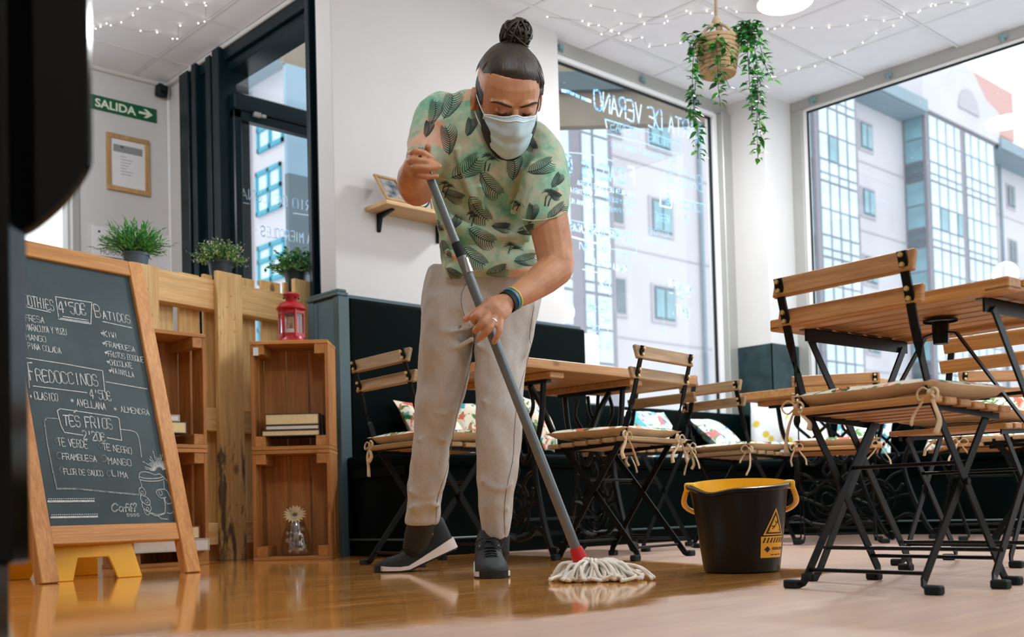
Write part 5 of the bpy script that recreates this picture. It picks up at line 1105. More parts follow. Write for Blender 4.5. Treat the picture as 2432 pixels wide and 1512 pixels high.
# ================================================================ the man with the mop
def at(px, py, D): return CAMLOC+ray(px, py)*D
FH = Vector((FW.x, FW.y, 0)).normalized()
MAN = Vector((2.36, 2.95, 0))
pn = thing('person', 'man in green palm print shirt, grey trousers and face mask, mopping the floor', 'person', MAN, 0)
def loft(mb, rows, n=26, ex=1.0, mi=0):
    vs = []
    for c, a, b in rows:
        for j in range(n):
            t = 2*PI*j/n; ca, sa = math.cos(t), math.sin(t)
            vs.append(c+a*math.copysign(abs(ca)**ex, ca)+b*math.copysign(abs(sa)**ex, sa))
    k = len(rows); fs = [(i*n+j, i*n+(j+1) % n, (i+1)*n+(j+1) % n, (i+1)*n+j) for i in range(k-1) for j in range(n)]
    fs += [tuple(range(n-1, -1, -1)), tuple(range((k-1)*n, k*n))]
    return mb.add(vs, fs, mi)
def rowpx(xl, yl, xr, yr, D, dr): a, b = at(xl, yl, D), at(xr, yr, D); return ((a+b)/2, (b-a)/2, FH*dr)
def limb(mb, pts, k=5, n=16):     # pts: (px,py,D,r)
    c = crom([at(*p[:3]) for p in pts], k); R_ = []
    for i in range(len(pts)-1):
        for j in range(k): R_.append(pts[i][3]+(pts[i+1][3]-pts[i][3])*j/k)
    R_.append(pts[-1][3])
    mb.tube(c, R_, n)
    for p, r_ in ((c[0], R_[0]), (c[-1], R_[-1])): ball(mb, p, r_*.98)
    return mb
def ball(mb, c, r, sx=1, sy=1, sz=1, rot=None, n=14):
    prof = [(math.sin(PI*i/10)*r, -math.cos(PI*i/10)*r) for i in range(11)]; prof[0] = (1e-5, -r); prof[-1] = (1e-5, r)
    vs = []
    for rr, z in prof:
        for j in range(n):
            t = 2*PI*j/n; v = Vector((rr*math.cos(t)*sx, rr*math.sin(t)*sy, z*sz)); v = rot @ v if rot is not None else v; vs.append(Vector(c)+v)
    fs = [(i*n+j, i*n+(j+1) % n, (i+1)*n+(j+1) % n, (i+1)*n+j) for i in range(10) for j in range(n)]+[tuple(range(n-1, -1, -1)), tuple(range(10*n, 11*n))]
    return mb.add(vs, fs)
def remesh(mb, voxel, it=6, fac=.5, name='m'):
    ob = bpy.data.objects.new('tmp', mb.mesh('tmp')); COL.objects.link(ob)
    r_ = ob.modifiers.new('r', 'REMESH'); r_.mode = 'VOXEL'; r_.voxel_size = voxel
    s_ = ob.modifiers.new('s', 'SMOOTH'); s_.factor = fac; s_.iterations = it
    me = bpy.data.meshes.new_from_object(ob.evaluated_get(bpy.context.evaluated_depsgraph_get())); bpy.data.objects.remove(ob)
    me.name = name; return me
def put(me, name, mat, parent=pn, smooth=True):
    v = np.empty(len(me.vertices)*3, np.float32); me.vertices.foreach_get('co', v); v = v.reshape(-1, 3)-np.array(MAN, np.float32); me.vertices.foreach_set('co', v.ravel()); me.update()
    if smooth: me.shade_smooth()
    me.materials.clear(); me.materials.append(M(mat)); o = bpy.data.objects.new(name, me); COL.objects.link(o); o.parent = parent; return o
def bw(mb, name, mat, parent=pn, **k):
    mb.v = [tuple(Vector(v)-MAN) for v in mb.v]; return mb.build(name, mat, parent, **k)
# ---- materials
n = NT('skin'); v = n.coord(); f = n.noise(v, 14, 5, .6); f2 = n.noise(v, 220, 3)
n.set(Color=n.ramp(f, [(.3, srgb('#a86e49')), (.7, srgb('#c68f68'))]), Rough=.45, Subsurface_Weight=.12, Subsurface_Radius=(.012, .005, .003)); n.b.inputs['Subsurface Scale'].default_value = 1.0
n.bump(f2, .1, .001); MATS['skin'] = n.m
n = NT('hair'); v = n.coord(scale=(60, 60, 9)); f = n.noise(v, 3, 4, .6)
n.set(Color=n.ramp(f, [(.35, srgb('#160f08')), (.7, srgb('#3d3018'))]), Rough=.45); n.bump(f, .5, .003); MATS['hair'] = n.m
n = NT('hair_short'); v = n.coord(scale=(1, 1, 1)); f = n.noise(v, 160, 4, .7)
n.set(Color=n.ramp(f, [(.35, srgb('#0d0d0d')), (.7, srgb('#2c2924'))]), Rough=.6); n.bump(f, .6, .003); MATS['hair_short'] = n.m
n = NT('shirt'); v = n.coord(); f = n.noise(v, 9, 4, .6, .4); f2 = n.noise(v, 45, 4, .7); f3 = n.noise(n.coord(scale=(1, 1, 1.9)), 5.2, 3, .5, .5)
c = n.ramp(f, [(.34, srgb('#5aa486')), (.47, srgb('#8fb797')), (.56, srgb('#b4b597')), (.68, srgb('#79ac8c'))])
c = n.mix(n.ramp(f3, [(.615, (0, 0, 0)), (.63, (.85,)*3)]), c, srgb('#dda383'))
c = n.mix(n.ramp(f2, [(.4, (.22,)*3), (.6, (0,)*3)]), c, srgb('#d4ddc6'))
n.set(Color=c, Rough=.85, Sheen=.15); n.bump(n.noise(v, 320, 2), .15, .001); MATS['shirt'] = n.m
plain('leaf_ink', '#2c3f3c', .85, var=.08, scale=60)
n = NT('trouser'); v = n.coord(scale=(1, 1, .3)); f = n.noise(v, 260, 3, .6); g_ = n.noise(n.coord(), 6, 3)
n.set(Color=n.mix(n.ramp(g_, [(.3, (0,)*3), (.7, (.35,)*3)]), n.ramp(f, [(.3, srgb('#b1ada5')), (.7, srgb('#c3bfb7'))]), srgb('#b6b5b2')), Rough=.8); n.bump(f, .1, .001); MATS['trouser'] = n.m
plain('seam', '#6f6b64', .8); plain('mask_blue', '#bfdbe4', .7, var=.06, scale=25); plain('mask_white', '#dfe9ec', .7, var=.03)
plain('shoe_black', '#131a1b', .65, var=.2, scale=80, bump=.3); plain('shoe_white', '#e3ddd8', .5, var=.03); plain('shoe_rubber', '#0b1012', .5); plain('lace', '#0f1516', .7, var=.1)
plain('band_blue', '#1d6f9e', .4); plain('band_lime', '#c3c44a', .5); plain('ring_silver', '#d8d4cc', .15, 1.)
plain('brow', '#33200f', .8)
# ---- skin body: one continuous surface (head, neck, torso, arms, hands, legs)
HS = .275
def cam3(a, b, c): return RT*a+UP*b-FW*c
hF = cam3(.20, -.70, .68).normalized(); hU = cam3(.12, .69, .71); hU = (hU-hF*hU.dot(hF)).normalized(); hX = hU.cross(hF).normalized(); HC = at(1205, 230, 3.40)
def hl(x, y, z): return HC+(hX*x+hF*y+hU*(z-.5))*HS
bd_ = MB()
hr = [(.0, .13, .41, .2), (.05, .2, .43, .05), (.13, .25, .435, -.12), (.25, .29, .435, -.26), (.36, .315, .435, -.36), (.46, .335, .42, -.42), (.56, .345, .425, -.46), (.66, .35, .43, -.47), (.76, .34, .405, -.45), (.86, .295, .33, -.38), (.94, .2, .21, -.27), (.985, .09, .07, -.13)]
loft(bd_, [(hl(0, (yf+yb)/2, z), hX*w*HS, hF*((yf-yb)/2)*HS) for z, w, yf, yb in hr], 28, .92)
loft(bd_, [(hl(0, y, z), hX*w*HS, hF*.05*HS) for z, y, w in ((.56, .40, .035), (.5, .445, .04), (.43, .49, .052), (.385, .51, .06), (.36, .48, .05))], 12)    # nose
for s in (-1, 1):
    loft(bd_, [(hl(s*.04, .40, .61), hU*.03*HS, hF*.04*HS), (hl(s*.14, .405, .625), hU*.035*HS, hF*.045*HS), (hl(s*.26, .31, .60), hU*.03*HS, hF*.04*HS)], 10)   # brow ridge
    ball(bd_, hl(s*.145, .375, .52), .055*HS, 1.2, 1, .8, Matrix((hX, hF, hU)).transposed())                 # eyelid
    er = Matrix((hX, hF, hU)).transposed() @ Matrix.Rotation(s*.35, 3, 'Z')
    ball(bd_, hl(s*.35, -.045, .43), HS, .03, .068, .125, er); ball(bd_, hl(s*.375, -.06, .47), HS, .028, .06, .07, er)
    e_ = [hl(s*.385, -.045+.075*math.cos(t), .445+.12*math.sin(t)) for t in [2*PI*k/14 for k in range(14)]]; bd_.tube(e_, .0062, 6, closed=True)
limb(bd_, [(1178, 268, 3.49, .058), (1165, 262, 3.56, .066), (1160, 300, 3.6, .08)])
loft(bd_, [rowpx(1065, 600, 1262, 600, 3.73, .10), rowpx(1060, 500, 1250, 520, 3.68, .10), rowpx(1050, 400, 1260, 440, 3.61, .105), rowpx(1035, 300, 1270, 360, 3.56, .09), rowpx(1080, 255, 1230, 285, 3.55, .06)])
limb(bd_, [(1040, 285, 3.56, .05), (1018, 345, 3.5, .054), (1000, 400, 3.45, .053), (990, 447, 3.41, .056)]); limb(bd_, [(990, 448, 3.41, .054), (984, 438, 3.36, .053), (977, 420, 3.29, .043), (978, 404, 3.245, .033)])
limb(bd_, [(1280, 400, 3.53, .062), (1302, 520, 3.46, .064), (1314, 580, 3.44, .061), (1322, 632, 3.42, .056)]); limb(bd_, [(1322, 636, 3.42, .055), (1290, 662, 3.37, .051), (1250, 690, 3.31, .041), (1206, 716, 3.245, .029)])
# hand gripping low on the handle
loft(bd_, [(at(1210, 712, 3.245), (at(1219, 729, 3.245)-at(1199, 694, 3.245))/2*1.0, FW*.021), (at(1196, 722, 3.225), (at(1212, 744, 3.22)-at(1174, 702, 3.225))/2, FW*.021), (at(1182, 730, 3.205), (at(1203, 756, 3.2)-at(1156, 706, 3.2))/2, FW*.02), (at(1168, 741, 3.195), (at(1193, 766, 3.195)-at(1143, 718, 3.195))/2, FW*.017)], 18)
def finger(mb, pts, r0, r1):
    c = crom([at(*p) for p in pts], 6); k = len(c); rs = [r0+(r1-r0)*i/(k-1) for i in range(k)]
    for i in range(1, len(pts)-1): rs[i*6] *= 1.08
    mb.tube(c, rs, 12); ball(mb, c[-1], r1*.99); ball(mb, c[0], r0)
finger(bd_, [(1152, 727, 3.195), (1131, 748, 3.172), (1124, 757, 3.176), (1131, 767, 3.195)], .0125, .0098)
finger(bd_, [(1163, 738, 3.192), (1147, 764, 3.165), (1136, 777, 3.17), (1128, 785, 3.186)], .0125, .0095)
finger(bd_, [(1176, 750, 3.192), (1164, 778, 3.163), (1151, 793, 3.168), (1138, 804, 3.182)], .012, .009)
finger(bd_, [(1188, 761, 3.195), (1186, 784, 3.175), (1180, 799, 3.175), (1173, 812, 3.185)], .0108, .0082)
finger(bd_, [(1180, 722, 3.222), (1150, 730, 3.212), (1126, 744, 3.208), (1106, 758, 3.205)], .015, .0095)
# hand at the top of the handle
ball(bd_, at(988, 389, 3.262), .028, .95, 1.1, 1.3, Matrix((RT, -FW, UP)).transposed()); limb(bd_, [(978, 404, 3.245, .033), (982, 394, 3.245, .031)], 3)
finger(bd_, [(975, 366, 3.235), (986, 360, 3.208), (1006, 364, 3.205), (1026, 376, 3.225)], .0118, .0096)
finger(bd_, [(970, 382, 3.232), (982, 380, 3.205), (1010, 384, 3.2), (1034, 388, 3.215)], .0118, .0093)
finger(bd_, [(976, 398, 3.232), (988, 398, 3.204), (1018, 400, 3.198), (1043, 395, 3.21)], .0114, .009)
finger(bd_, [(986, 412, 3.235), (996, 416, 3.212), (1016, 420, 3.207), (1037, 418, 3.215)], .0102, .0082)
finger(bd_, [(990, 378, 3.28), (1006, 366, 3.272), (1014, 358, 3.262), (1016, 349, 3.25)], .0145, .0105)
for rows in ([(1020, 640, 1270, 640, 3.75, .1), (1020, 700, 1125, 705, 3.77, .085), (1010, 840, 1105, 840, 3.79, .075), (1000, 950, 1080, 950, 3.81, .06), (990, 1100, 1050, 1100, 3.87, .052), (975, 1235, 1025, 1240, 3.95, .04), (960, 1275, 1030, 1270, 3.98, .045)],
             [(1060, 650, 1270, 650, 3.75, .1), (1140, 720, 1265, 720, 3.74, .085), (1142, 840, 1235, 840, 3.72, .075), (1145, 950, 1225, 950, 3.7, .062), (1150, 1100, 1215, 1100, 3.69, .052), (1155, 1230, 1200, 1230, 3.7, .04), (1152, 1300, 1202, 1300, 3.7, .045)]):
    loft(bd_, [rowpx(*r_) for r_ in rows], 16)
body = put(remesh(bd_, .0036, 3, .5, 'body'), 'body', 'skin')
for pts in ([(1127, 780), (1131, 787)], [(1136, 798), (1141, 806)], [(1170, 806), (1175, 814)]): pass
# ---- eyes and brows
for s in (-1, 1):
    bw(MB().tube(crom([hl(s*.05, .432, .592), hl(s*.13, .443, .622), hl(s*.21, .402, .63), hl(s*.275, .335, .60)], 4), [.0022, .0028, .0032, .0034, .0034, .0034, .0032, .003, .0028, .0026, .0022, .0018, .0014], 6, flat=1.2), 'eyebrow', 'brow', smooth=True)
    bw(MB().tube(crom([hl(s*.085, .408, .512), hl(s*.145, .432, .497), hl(s*.205, .39, .51)], 4), [.0012, .0018, .0022, .0025, .0026, .0025, .0022, .0018, .0012], 6), 'eyelashes', 'brow', smooth=True)
# ---- hair: undercut sides, swept top, bun
def cap(center, rad, cond, off=None, n=44, m_=30, jag=.0):
    g = {}; vs = []; fs = []
    def vid(i, j):
        if (i, j) not in g:
            th, ph = PI*i/m_, 2*PI*j/n; d = Vector((math.sin(th)*math.cos(ph), math.sin(th)*math.sin(ph), math.cos(th)))
            w = 1+jag*(mnoise.noise(Vector((ph*9, th*1.2, 0))))
            if off: w *= off(center[0]+d.x*rad[0], center[1]+d.y*rad[1], center[2]+d.z*rad[2])
            p = (center[0]+d.x*rad[0]*w, center[1]+d.y*rad[1]*w, center[2]+d.z*rad[2]*w); g[(i, j)] = len(vs); vs.append(hl(*p))
        return g[(i, j)]
    for i in range(m_):
        for j in range(n):
            th, ph = PI*(i+.5)/m_, 2*PI*(j+.5)/n; x, y, z = center[0]+math.sin(th)*math.cos(ph)*rad[0], center[1]+math.sin(th)*math.sin(ph)*rad[1], center[2]+math.cos(th)*rad[2]
            if cond(x, y, z): fs.append((vid(i, j), vid(i+1, j), vid(i+1, (j+1) % n), vid(i, (j+1) % n)))
    return vs, fs
vs, fs = cap((0, -.03, .56), (.362, .455, .44), lambda x, y, z: (z > .44 if y > -.02 else z > .30+.0*y) and y < .20-.55*max(0, .62-z) and z > .18)
bw(MB().add(vs, fs), 'short_hair', 'hair_short', smooth=True)
def hairline(x, y): return .70+.45*max(0, y)-(.55*max(0, x-.12) if y < .25 else .1*max(0, x))-.14*max(0, -y)
def hthick(x, y, z): k = min(1, max(0, (z-hairline(x, y)+.01)/.13)) if y > .05 else 1; return .905+.095*k*k*(3-2*k)
vs, fs = cap((.015, -.045, .60), (.392, .505, .465), lambda x, y, z: z > .70+.45*max(0, y)-(.55*max(0, x-.12) if y < .25 else .1*max(0, x))-.14*max(0, -y) and (x > -.255 or z > .80 or y < -.25), n=72, m_=48, jag=.015, off=hthick)
hm = MB().add(vs, fs)
rh = random.Random(2); BUN = (.11, -.35, 1.06)
for k in range(230):
    ph = rh.uniform(-.05, PI+.05)+(0 if rh.random() < .8 else PI); el0 = rh.uniform(.16, .5); pts = []
    for q_ in range(7):
        f_ = q_/6; el = el0+(1.42-el0)*f_; d = Vector((math.cos(el)*math.cos(ph), math.cos(el)*math.sin(ph), math.sin(el)))
        p = Vector((.015+d.x*.394, -.045+d.y*.508, .60+d.z*.468)); kk = hthick(*p)*1.003; p = Vector((.015+d.x*.394*kk, -.045+d.y*.508*kk, .60+d.z*.468*kk)); p = p.lerp(Vector((BUN[0]*.8, BUN[1]*.9, 1.03)), f_**2.2*.9); pts.append(p)
    x, y, z = pts[0]
    if z > .71+.45*max(0, y)-(.5*max(0, x-.12) if y < .25 else 0) and (x > -.27 or z > .82): hm.tube([hl(*p) for p in crom(pts, 2)], [.0012]+[.0024]*11+[.0016], 5, cap=False)
bw(hm, 'top_hair', 'hair', smooth=True)
bun = MB(); ball(bun, hl(*BUN), .155*HS, 1.05, .95, .9); ball(bun, hl(BUN[0], BUN[1]+.04, BUN[2]-.11), .10*HS)
for k in range(70):
    a = rh.uniform(0, 2*PI); e = rh.uniform(-.4, 1.4); ax = Vector((rh.gauss(0, 1), rh.gauss(0, 1), rh.gauss(0, 1))).normalized(); b_ = ax.orthogonal().normalized(); c_ = ax.cross(b_); r_ = rh.uniform(.13, .185); sp_n = rh.uniform(1.5, 3.6)
    bun.tube([hl(*(Vector(BUN)+(b_*math.cos(a+t)*r_+c_*math.sin(a+t)*r_*.9+ax*.05*math.sin(t)))) for t in [sp_n*q_/9 for q_ in range(10)]], .003, 5)
bw(bun, 'bun', 'hair', smooth=True)
# beard: dark jaw line showing beside and under the mask
br = MB(); loft(br, [(hl(0, (yf+yb)/2, z), hX*w*1.09*HS, hF*((yf-yb)/2*1.06)*HS) for z, w, yf, yb in ((-.10, .12, .36, .2), (-.05, .15, .40, .16), (.03, .21, .44, .08), (.1, .25, .44, -.02), (.2, .285, .435, -.04), (.3, .302, .40, -.03), (.4, .31, .2, -.02), (.46, .32, .1, -.01))], 26, .92)
bw(br, 'beard', 'hair_short', smooth=True)
# ---- face mask
mk = MB(); NU, NV = 30, 16; vs = []; fs = []
for i in range(NU+1):
    u = -1+2*i/NU; a = u*1.12
    for j in range(NV+1):
        v_ = j/NV; zt_ = .495-.10*u*u+.035*math.exp(-(u/.18)**2); zb_ = -.075+.30*abs(u)**2.2; z = zt_+(zb_-zt_)*v_
        bul = (1-u*u)*(.085*math.exp(-((v_-.22)/.22)**2)*math.exp(-(u/.35)**2)+.05*math.sin(PI*min(1, v_*1.05))); pl_t = .011*math.sin(v_*PI*7)*(1-abs(u)**4)+.006*math.sin(v_*9+u*11)
        tuck = -.10*max(0, v_-.82)/.18*(1-u*u)
        x = (.335)*math.sin(a); y = .03+.445*math.cos(a)+bul+pl_t+tuck; vs.append(hl(x, y, z))
    for j in range(NV):
        if i < NU: fs.append((i*(NV+1)+j, (i+1)*(NV+1)+j, (i+1)*(NV+1)+j+1, i*(NV+1)+j+1))
msk = bw(MB().add(vs, fs), 'face_mask', 'mask_blue', smooth=True)
hem = MB().tube([vs[i*(NV+1)] for i in range(NU+1)], .0028, 6).tube([vs[i*(NV+1)+1]+hF*.001 for i in range(NU+1)], .0022, 6).tube([vs[j] for j in range(NV+1)], .0026, 6).tube([vs[NU*(NV+1)+j] for j in range(NV+1)], .0026, 6)
bw(hem, 'mask_hem', 'mask_white', msk, smooth=True)
for s, i in ((-1, 0), (1, NU)):
    for j, tz, mz in ((0, .53, .47), (NV, .33, .285)):
        p = vs[i*(NV+1)+j]; bw(MB().tube(crom([p, hl(s*.345, .14, mz), hl(s*.365, .0, tz)], 5), .0016, 6), 'ear_loop', 'mask_white', msk)
def drape(me, amp, sc, zs):
    v = np.empty(len(me.vertices)*3, np.float32); me.vertices.foreach_get('co', v); v = v.reshape(-1, 3); nn = np.empty(len(me.vertices)*3, np.float32); me.vertices.foreach_get('normal', nn); nn = nn.reshape(-1, 3)
    d = np.array([mnoise.fractal(Vector((a*sc, b*sc, c*sc*zs)), .6, 2., 3) for a, b, c in v], np.float32)
    me.vertices.foreach_set('co', (v+nn*(d*amp)[:, None]).ravel()); me.update()
# ---- shirt
sh = MB()
loft(sh, [rowpx(*r_) for r_ in ((1056, 668, 1284, 661, 3.69, .122), (1050, 645, 1288, 642, 3.695, .132), (1044, 610, 1285, 615, 3.715, .132), (1041, 560, 1280, 572, 3.71, .13), (1033, 500, 1270, 525, 3.67, .135), (1018, 440, 1278, 482, 3.62, .14), (1005, 380, 1292, 440, 3.58, .14), (998, 322, 1302, 395, 3.555, .13), (1005, 282, 1300, 350, 3.545, .115), (1028, 249, 1278, 308, 3.545, .10), (1062, 230, 1243, 270, 3.545, .085), (1098, 219, 1218, 246, 3.54, .07))], 36)
limb(sh, [(1055, 262, 3.55, .066), (1035, 282, 3.545, .073), (1020, 325, 3.52, .07), (1014, 378, 3.48, .066)], 5, 20)
limb(sh, [(1255, 330, 3.545, .07), (1284, 380, 3.53, .078), (1296, 440, 3.49, .078), (1291, 512, 3.455, .073)], 5, 22)
def fold(mb, pts, r_): # cloth crease: a thin ridge half sunk in the surface
    mb.tube(crom([at(*p) for p in pts], 5), r_, 8)
for pts, r_ in (([(1048, 505, 3.552), (1090, 535, 3.56), (1150, 553, 3.572), (1215, 560, 3.575), (1268, 545, 3.59)], .016), ([(1050, 530, 3.562), (1110, 560, 3.575), (1180, 575, 3.585), (1260, 566, 3.6)], .012), ([(1060, 600, 3.60), (1140, 618, 3.605), (1230, 610, 3.61), (1275, 598, 3.63)], .011), ([(1085, 350, 3.44), (1105, 420, 3.475), (1130, 480, 3.515)], .013), ([(1245, 400, 3.45), (1240, 450, 3.47), (1215, 510, 3.53)], .014), ([(1262, 380, 3.44), (1250, 440, 3.45), (1240, 490, 3.5)], .013), ([(1270, 470, 3.405), (1300, 462, 3.395), (1325, 445, 3.40)], .010), ([(1010, 300, 3.475), (1030, 290, 3.462), (1060, 285, 3.455)], .010), ([(1060, 635, 3.615), (1130, 650, 3.618), (1220, 645, 3.618)], .010), ([(1140, 440, 3.48), (1150, 500, 3.53)], .010)):
    fold(sh, pts, r_)
shm = remesh(sh, .0065, 9, .5, 'shirt'); drape(shm, .007, 9, .8)
vv = np.empty(len(shm.vertices)*3, np.float32); shm.vertices.foreach_get('co', vv); vv = vv.reshape(-1, 3)
dg_ = [Vector(v_) for v_ in vv]; tris = [tuple(p.vertices) for p in shm.polygons]
bvh = BVHTree.FromPolygons(dg_, tris)
shirt = put(shm, 'shirt', 'shirt')
def hit(px, py):
    d = ray(px, py).normalized(); p, nn, i, dist = bvh.ray_cast(CAMLOC, d)
    if p is None: return None
    if nn.dot(d) > 0: nn = -nn
    return p+nn*.0009, nn
ink = MB()
def stroke(pts, w0, w1):
    h = [hit(*p) for p in pts]
    for k in range(len(h)-1):
        if h[k] is None or h[k+1] is None: continue
        a, na = h[k]; b, nb_ = h[k+1]; d = b-a
        if d.length > .03 or d.length < 1e-5: continue
        f0, f1 = k/(len(h)-1), (k+1)/(len(h)-1); s0 = d.normalized().cross(na)*(w0+(w1-w0)*f0)/2; s1 = d.normalized().cross(nb_)*(w0+(w1-w0)*f1)/2
        ink.add([a-s0, b-s1, b+s1, a+s0], [(0, 1, 2, 3)])
def frond(cx, cy, L, ang, fat=.44, n_=12):
    a = math.radians(ang); ca, sa = math.cos(a), math.sin(a); X0, Y0 = cx-ca*L/2, cy-sa*L/2; bend = L*.10
    mid = lambda t: (X0+ca*L*t-sa*bend*math.sin(PI*t), Y0+sa*L*t+ca*bend*math.sin(PI*t))
    stroke([mid(k/10) for k in range(11)], .003, .0018)
    for k in range(n_):
        t = .06+.9*k/n_; bx_, by_ = mid(t); ll = L*fat*math.sin(PI*min(.98, .12+t*.86))**.7
        for s in (-1, 1):
            pts = []
            for q_ in range(6):
                f_ = q_/5; al = a+s*(1.2-.45*f_); pts.append((bx_+math.cos(al)*ll*f_, by_+math.sin(al)*ll*f_))
            stroke(pts, .003, .0013)
def palm(cx, cy, hgt, lean=.2):
    for dx, k in ((0, 1), (hgt*.35, .8)):
        top_ = (cx+dx+lean*hgt*k, cy-hgt*k); stroke([(cx+dx*.6, cy), (cx+dx*.8+lean*hgt*.3*k, cy-hgt*k*.5), top_], .005, .0028)
        for q_ in range(7):
            al = math.radians(-170+q_*27); ll = hgt*.42; stroke([(top_[0]+math.cos(al)*ll*f_, top_[1]+math.sin(al)*ll*f_+ll*.5*f_*f_) for f_ in (0, .35, .7, 1)], .0045, .0012)
cv_ = lambda a, b: (840+a*.4365, 40+b*.4365)
for cx, cy, L, an in ((515, 478, 165, -72), (432, 520, 130, -80), (508, 672, 160, -98), (628, 600, 100, -78), (605, 818, 190, -38), (745, 905, 170, 48), (862, 815, 150, -92), (1012, 812, 150, -25), (962, 672, 110, 62), (682, 1040, 175, 52), (540, 965, 120, 20), (695, 1188, 165, 28), (655, 1300, 160, 38), (500, 1262, 110, 70), (775, 1378, 120, -18), (545, 1392, 100, 30), (962, 1072, 110, -80), (1100, 1058, 125, -40), (1100, 890, 90, -60), (545, 1120, 90, -60), (930, 1315, 120, -12), (800, 1138, 100, 2), (935, 1155, 100, -20), (400, 610, 90, -80), (1090, 960, 80, 30), (460, 1130, 80, 60)):
    frond(*cv_(cx, cy), L*.4365, an)
for cx, cy, h in ((1040, 1030, 80), (860, 1085, 75), (480, 985, 80), (625, 1140, 70), (835, 1335, 95), (712, 840, 85), (930, 470, 60)): palm(*cv_(cx, cy), h*.4365)
bw(ink, 'leaf_print', 'leaf_ink', shirt)
bw(MB().tube([at(1240, 521, 3.392), at(1262, 524, 3.385), at(1292, 522, 3.382), at(1322, 514, 3.39), at(1343, 502, 3.42)], .0022, 6), 'sleeve_hem', 'shirt', shirt)
# ---- trousers
tr_ = MB()
loft(tr_, [rowpx(*r_) for r_ in ((1018, 632, 1284, 632, 3.75, .118), (1008, 665, 1288, 662, 3.755, .126), (1003, 705, 1285, 700, 3.76, .13), (1002, 745, 1276, 740, 3.762, .125), (1010, 785, 1262, 785, 3.765, .10))], 32)
loft(tr_, [rowpx(a, y, b, y, D, dr) for a, b, y, D, dr in ((1004, 1135, 712, 3.77, .118), (1000, 1130, 766, 3.775, .113), (996, 1122, 835, 3.785, .105), (993, 1113, 891, 3.8, .098), (988, 1100, 948, 3.81, .092), (983, 1086, 1002, 3.83, .084), (978, 1070, 1060, 3.86, .077), (972, 1062, 1125, 3.89, .07), (965, 1052, 1188, 3.925, .066), (961, 1043, 1238, 3.95, .064), (961, 1042, 1246, 3.952, .062))], 26)
loft(tr_, [rowpx(a, y, b, y, D, dr) for a, b, y, D, dr in ((1122, 1281, 718, 3.745, .12), (1127, 1265, 800, 3.735, .112), (1130, 1251, 868, 3.715, .103), (1131, 1243, 925, 3.7, .097), (1131, 1240, 985, 3.69, .09), (1131, 1237, 1035, 3.69, .086), (1132, 1228, 1140, 3.695, .077), (1137, 1216, 1212, 3.7, .068), (1146, 1210, 1276, 3.705, .06), (1147, 1209, 1284, 3.705, .059))], 26)
for pts, r_ in (([(1000, 970, 3.752), (1045, 985, 3.742), (1085, 968, 3.765)], .008), ([(990, 1045, 3.785), (1030, 1035, 3.776), (1062, 1050, 3.80)], .008), ([(972, 1165, 3.862), (1015, 1178, 3.856), (1048, 1160, 3.876)], .008), ([(968, 1208, 3.872), (1010, 1196, 3.864), (1045, 1202, 3.886)], .007), ([(1142, 1140, 3.632), (1180, 1160, 3.62), (1218, 1150, 3.642)], .008), ([(1145, 1205, 3.648), (1175, 1195, 3.634), (1208, 1212, 3.652)], .008), ([(1152, 1252, 3.662), (1185, 1243, 3.65), (1205, 1250, 3.662)], .007), ([(1140, 950, 3.622), (1190, 968, 3.606), (1232, 948, 3.633)], .007), ([(1125, 803, 3.66), (1080, 826, 3.686), (1035, 836, 3.70)], .009), ([(1130, 815, 3.656), (1175, 846, 3.624), (1215, 850, 3.63)], .008), ([(1118, 775, 3.66), (1072, 788, 3.662), (1035, 782, 3.68)], .008), ([(1110, 670, 3.632), (1096, 720, 3.637), (1112, 772, 3.652)], .008), ([(1270, 700, 3.672), (1262, 780, 3.672), (1250, 850, 3.662)], .008)):
    fold(tr_, pts, r_)
trm = remesh(tr_, .0065, 16, .5, 'trousers'); drape(trm, .009, 8, .6); vt = np.empty(len(trm.vertices)*3, np.float32); trm.vertices.foreach_get('co', vt)
bvt = BVHTree.FromPolygons([Vector(v_) for v_ in vt.reshape(-1, 3)], [tuple(p.vertices) for p in trm.polygons])
trs = put(trm, 'trousers', 'trouser')
sm_ = MB()
for pts in ([(1268, 725), (1258, 800), (1262, 830), (1240, 900), (1228, 960), (1222, 1020), (1218, 1090), (1205, 1150), (1198, 1210), (1200, 1280)], [(1128, 818), (1108, 900), (1085, 985), (1072, 1060), (1060, 1120), (1040, 1180), (1035, 1240)], [(1108, 672), (1096, 700), (1100, 740), (1128, 800)]):
    c_ = []
    for p in [(q_.x, q_.y) for q_ in crom([Vector((a, b, 0)) for a, b in pts], 5)]:
        d = ray(*p).normalized(); h_, nn, _, _ = bvt.ray_cast(CAMLOC, d)
        if h_ is not None: c_.append(h_-d*.0006)
    if len(c_) > 2: sm_.tube(c_, .0011, 5)
bw(sm_, 'seams', 'seam', trs)
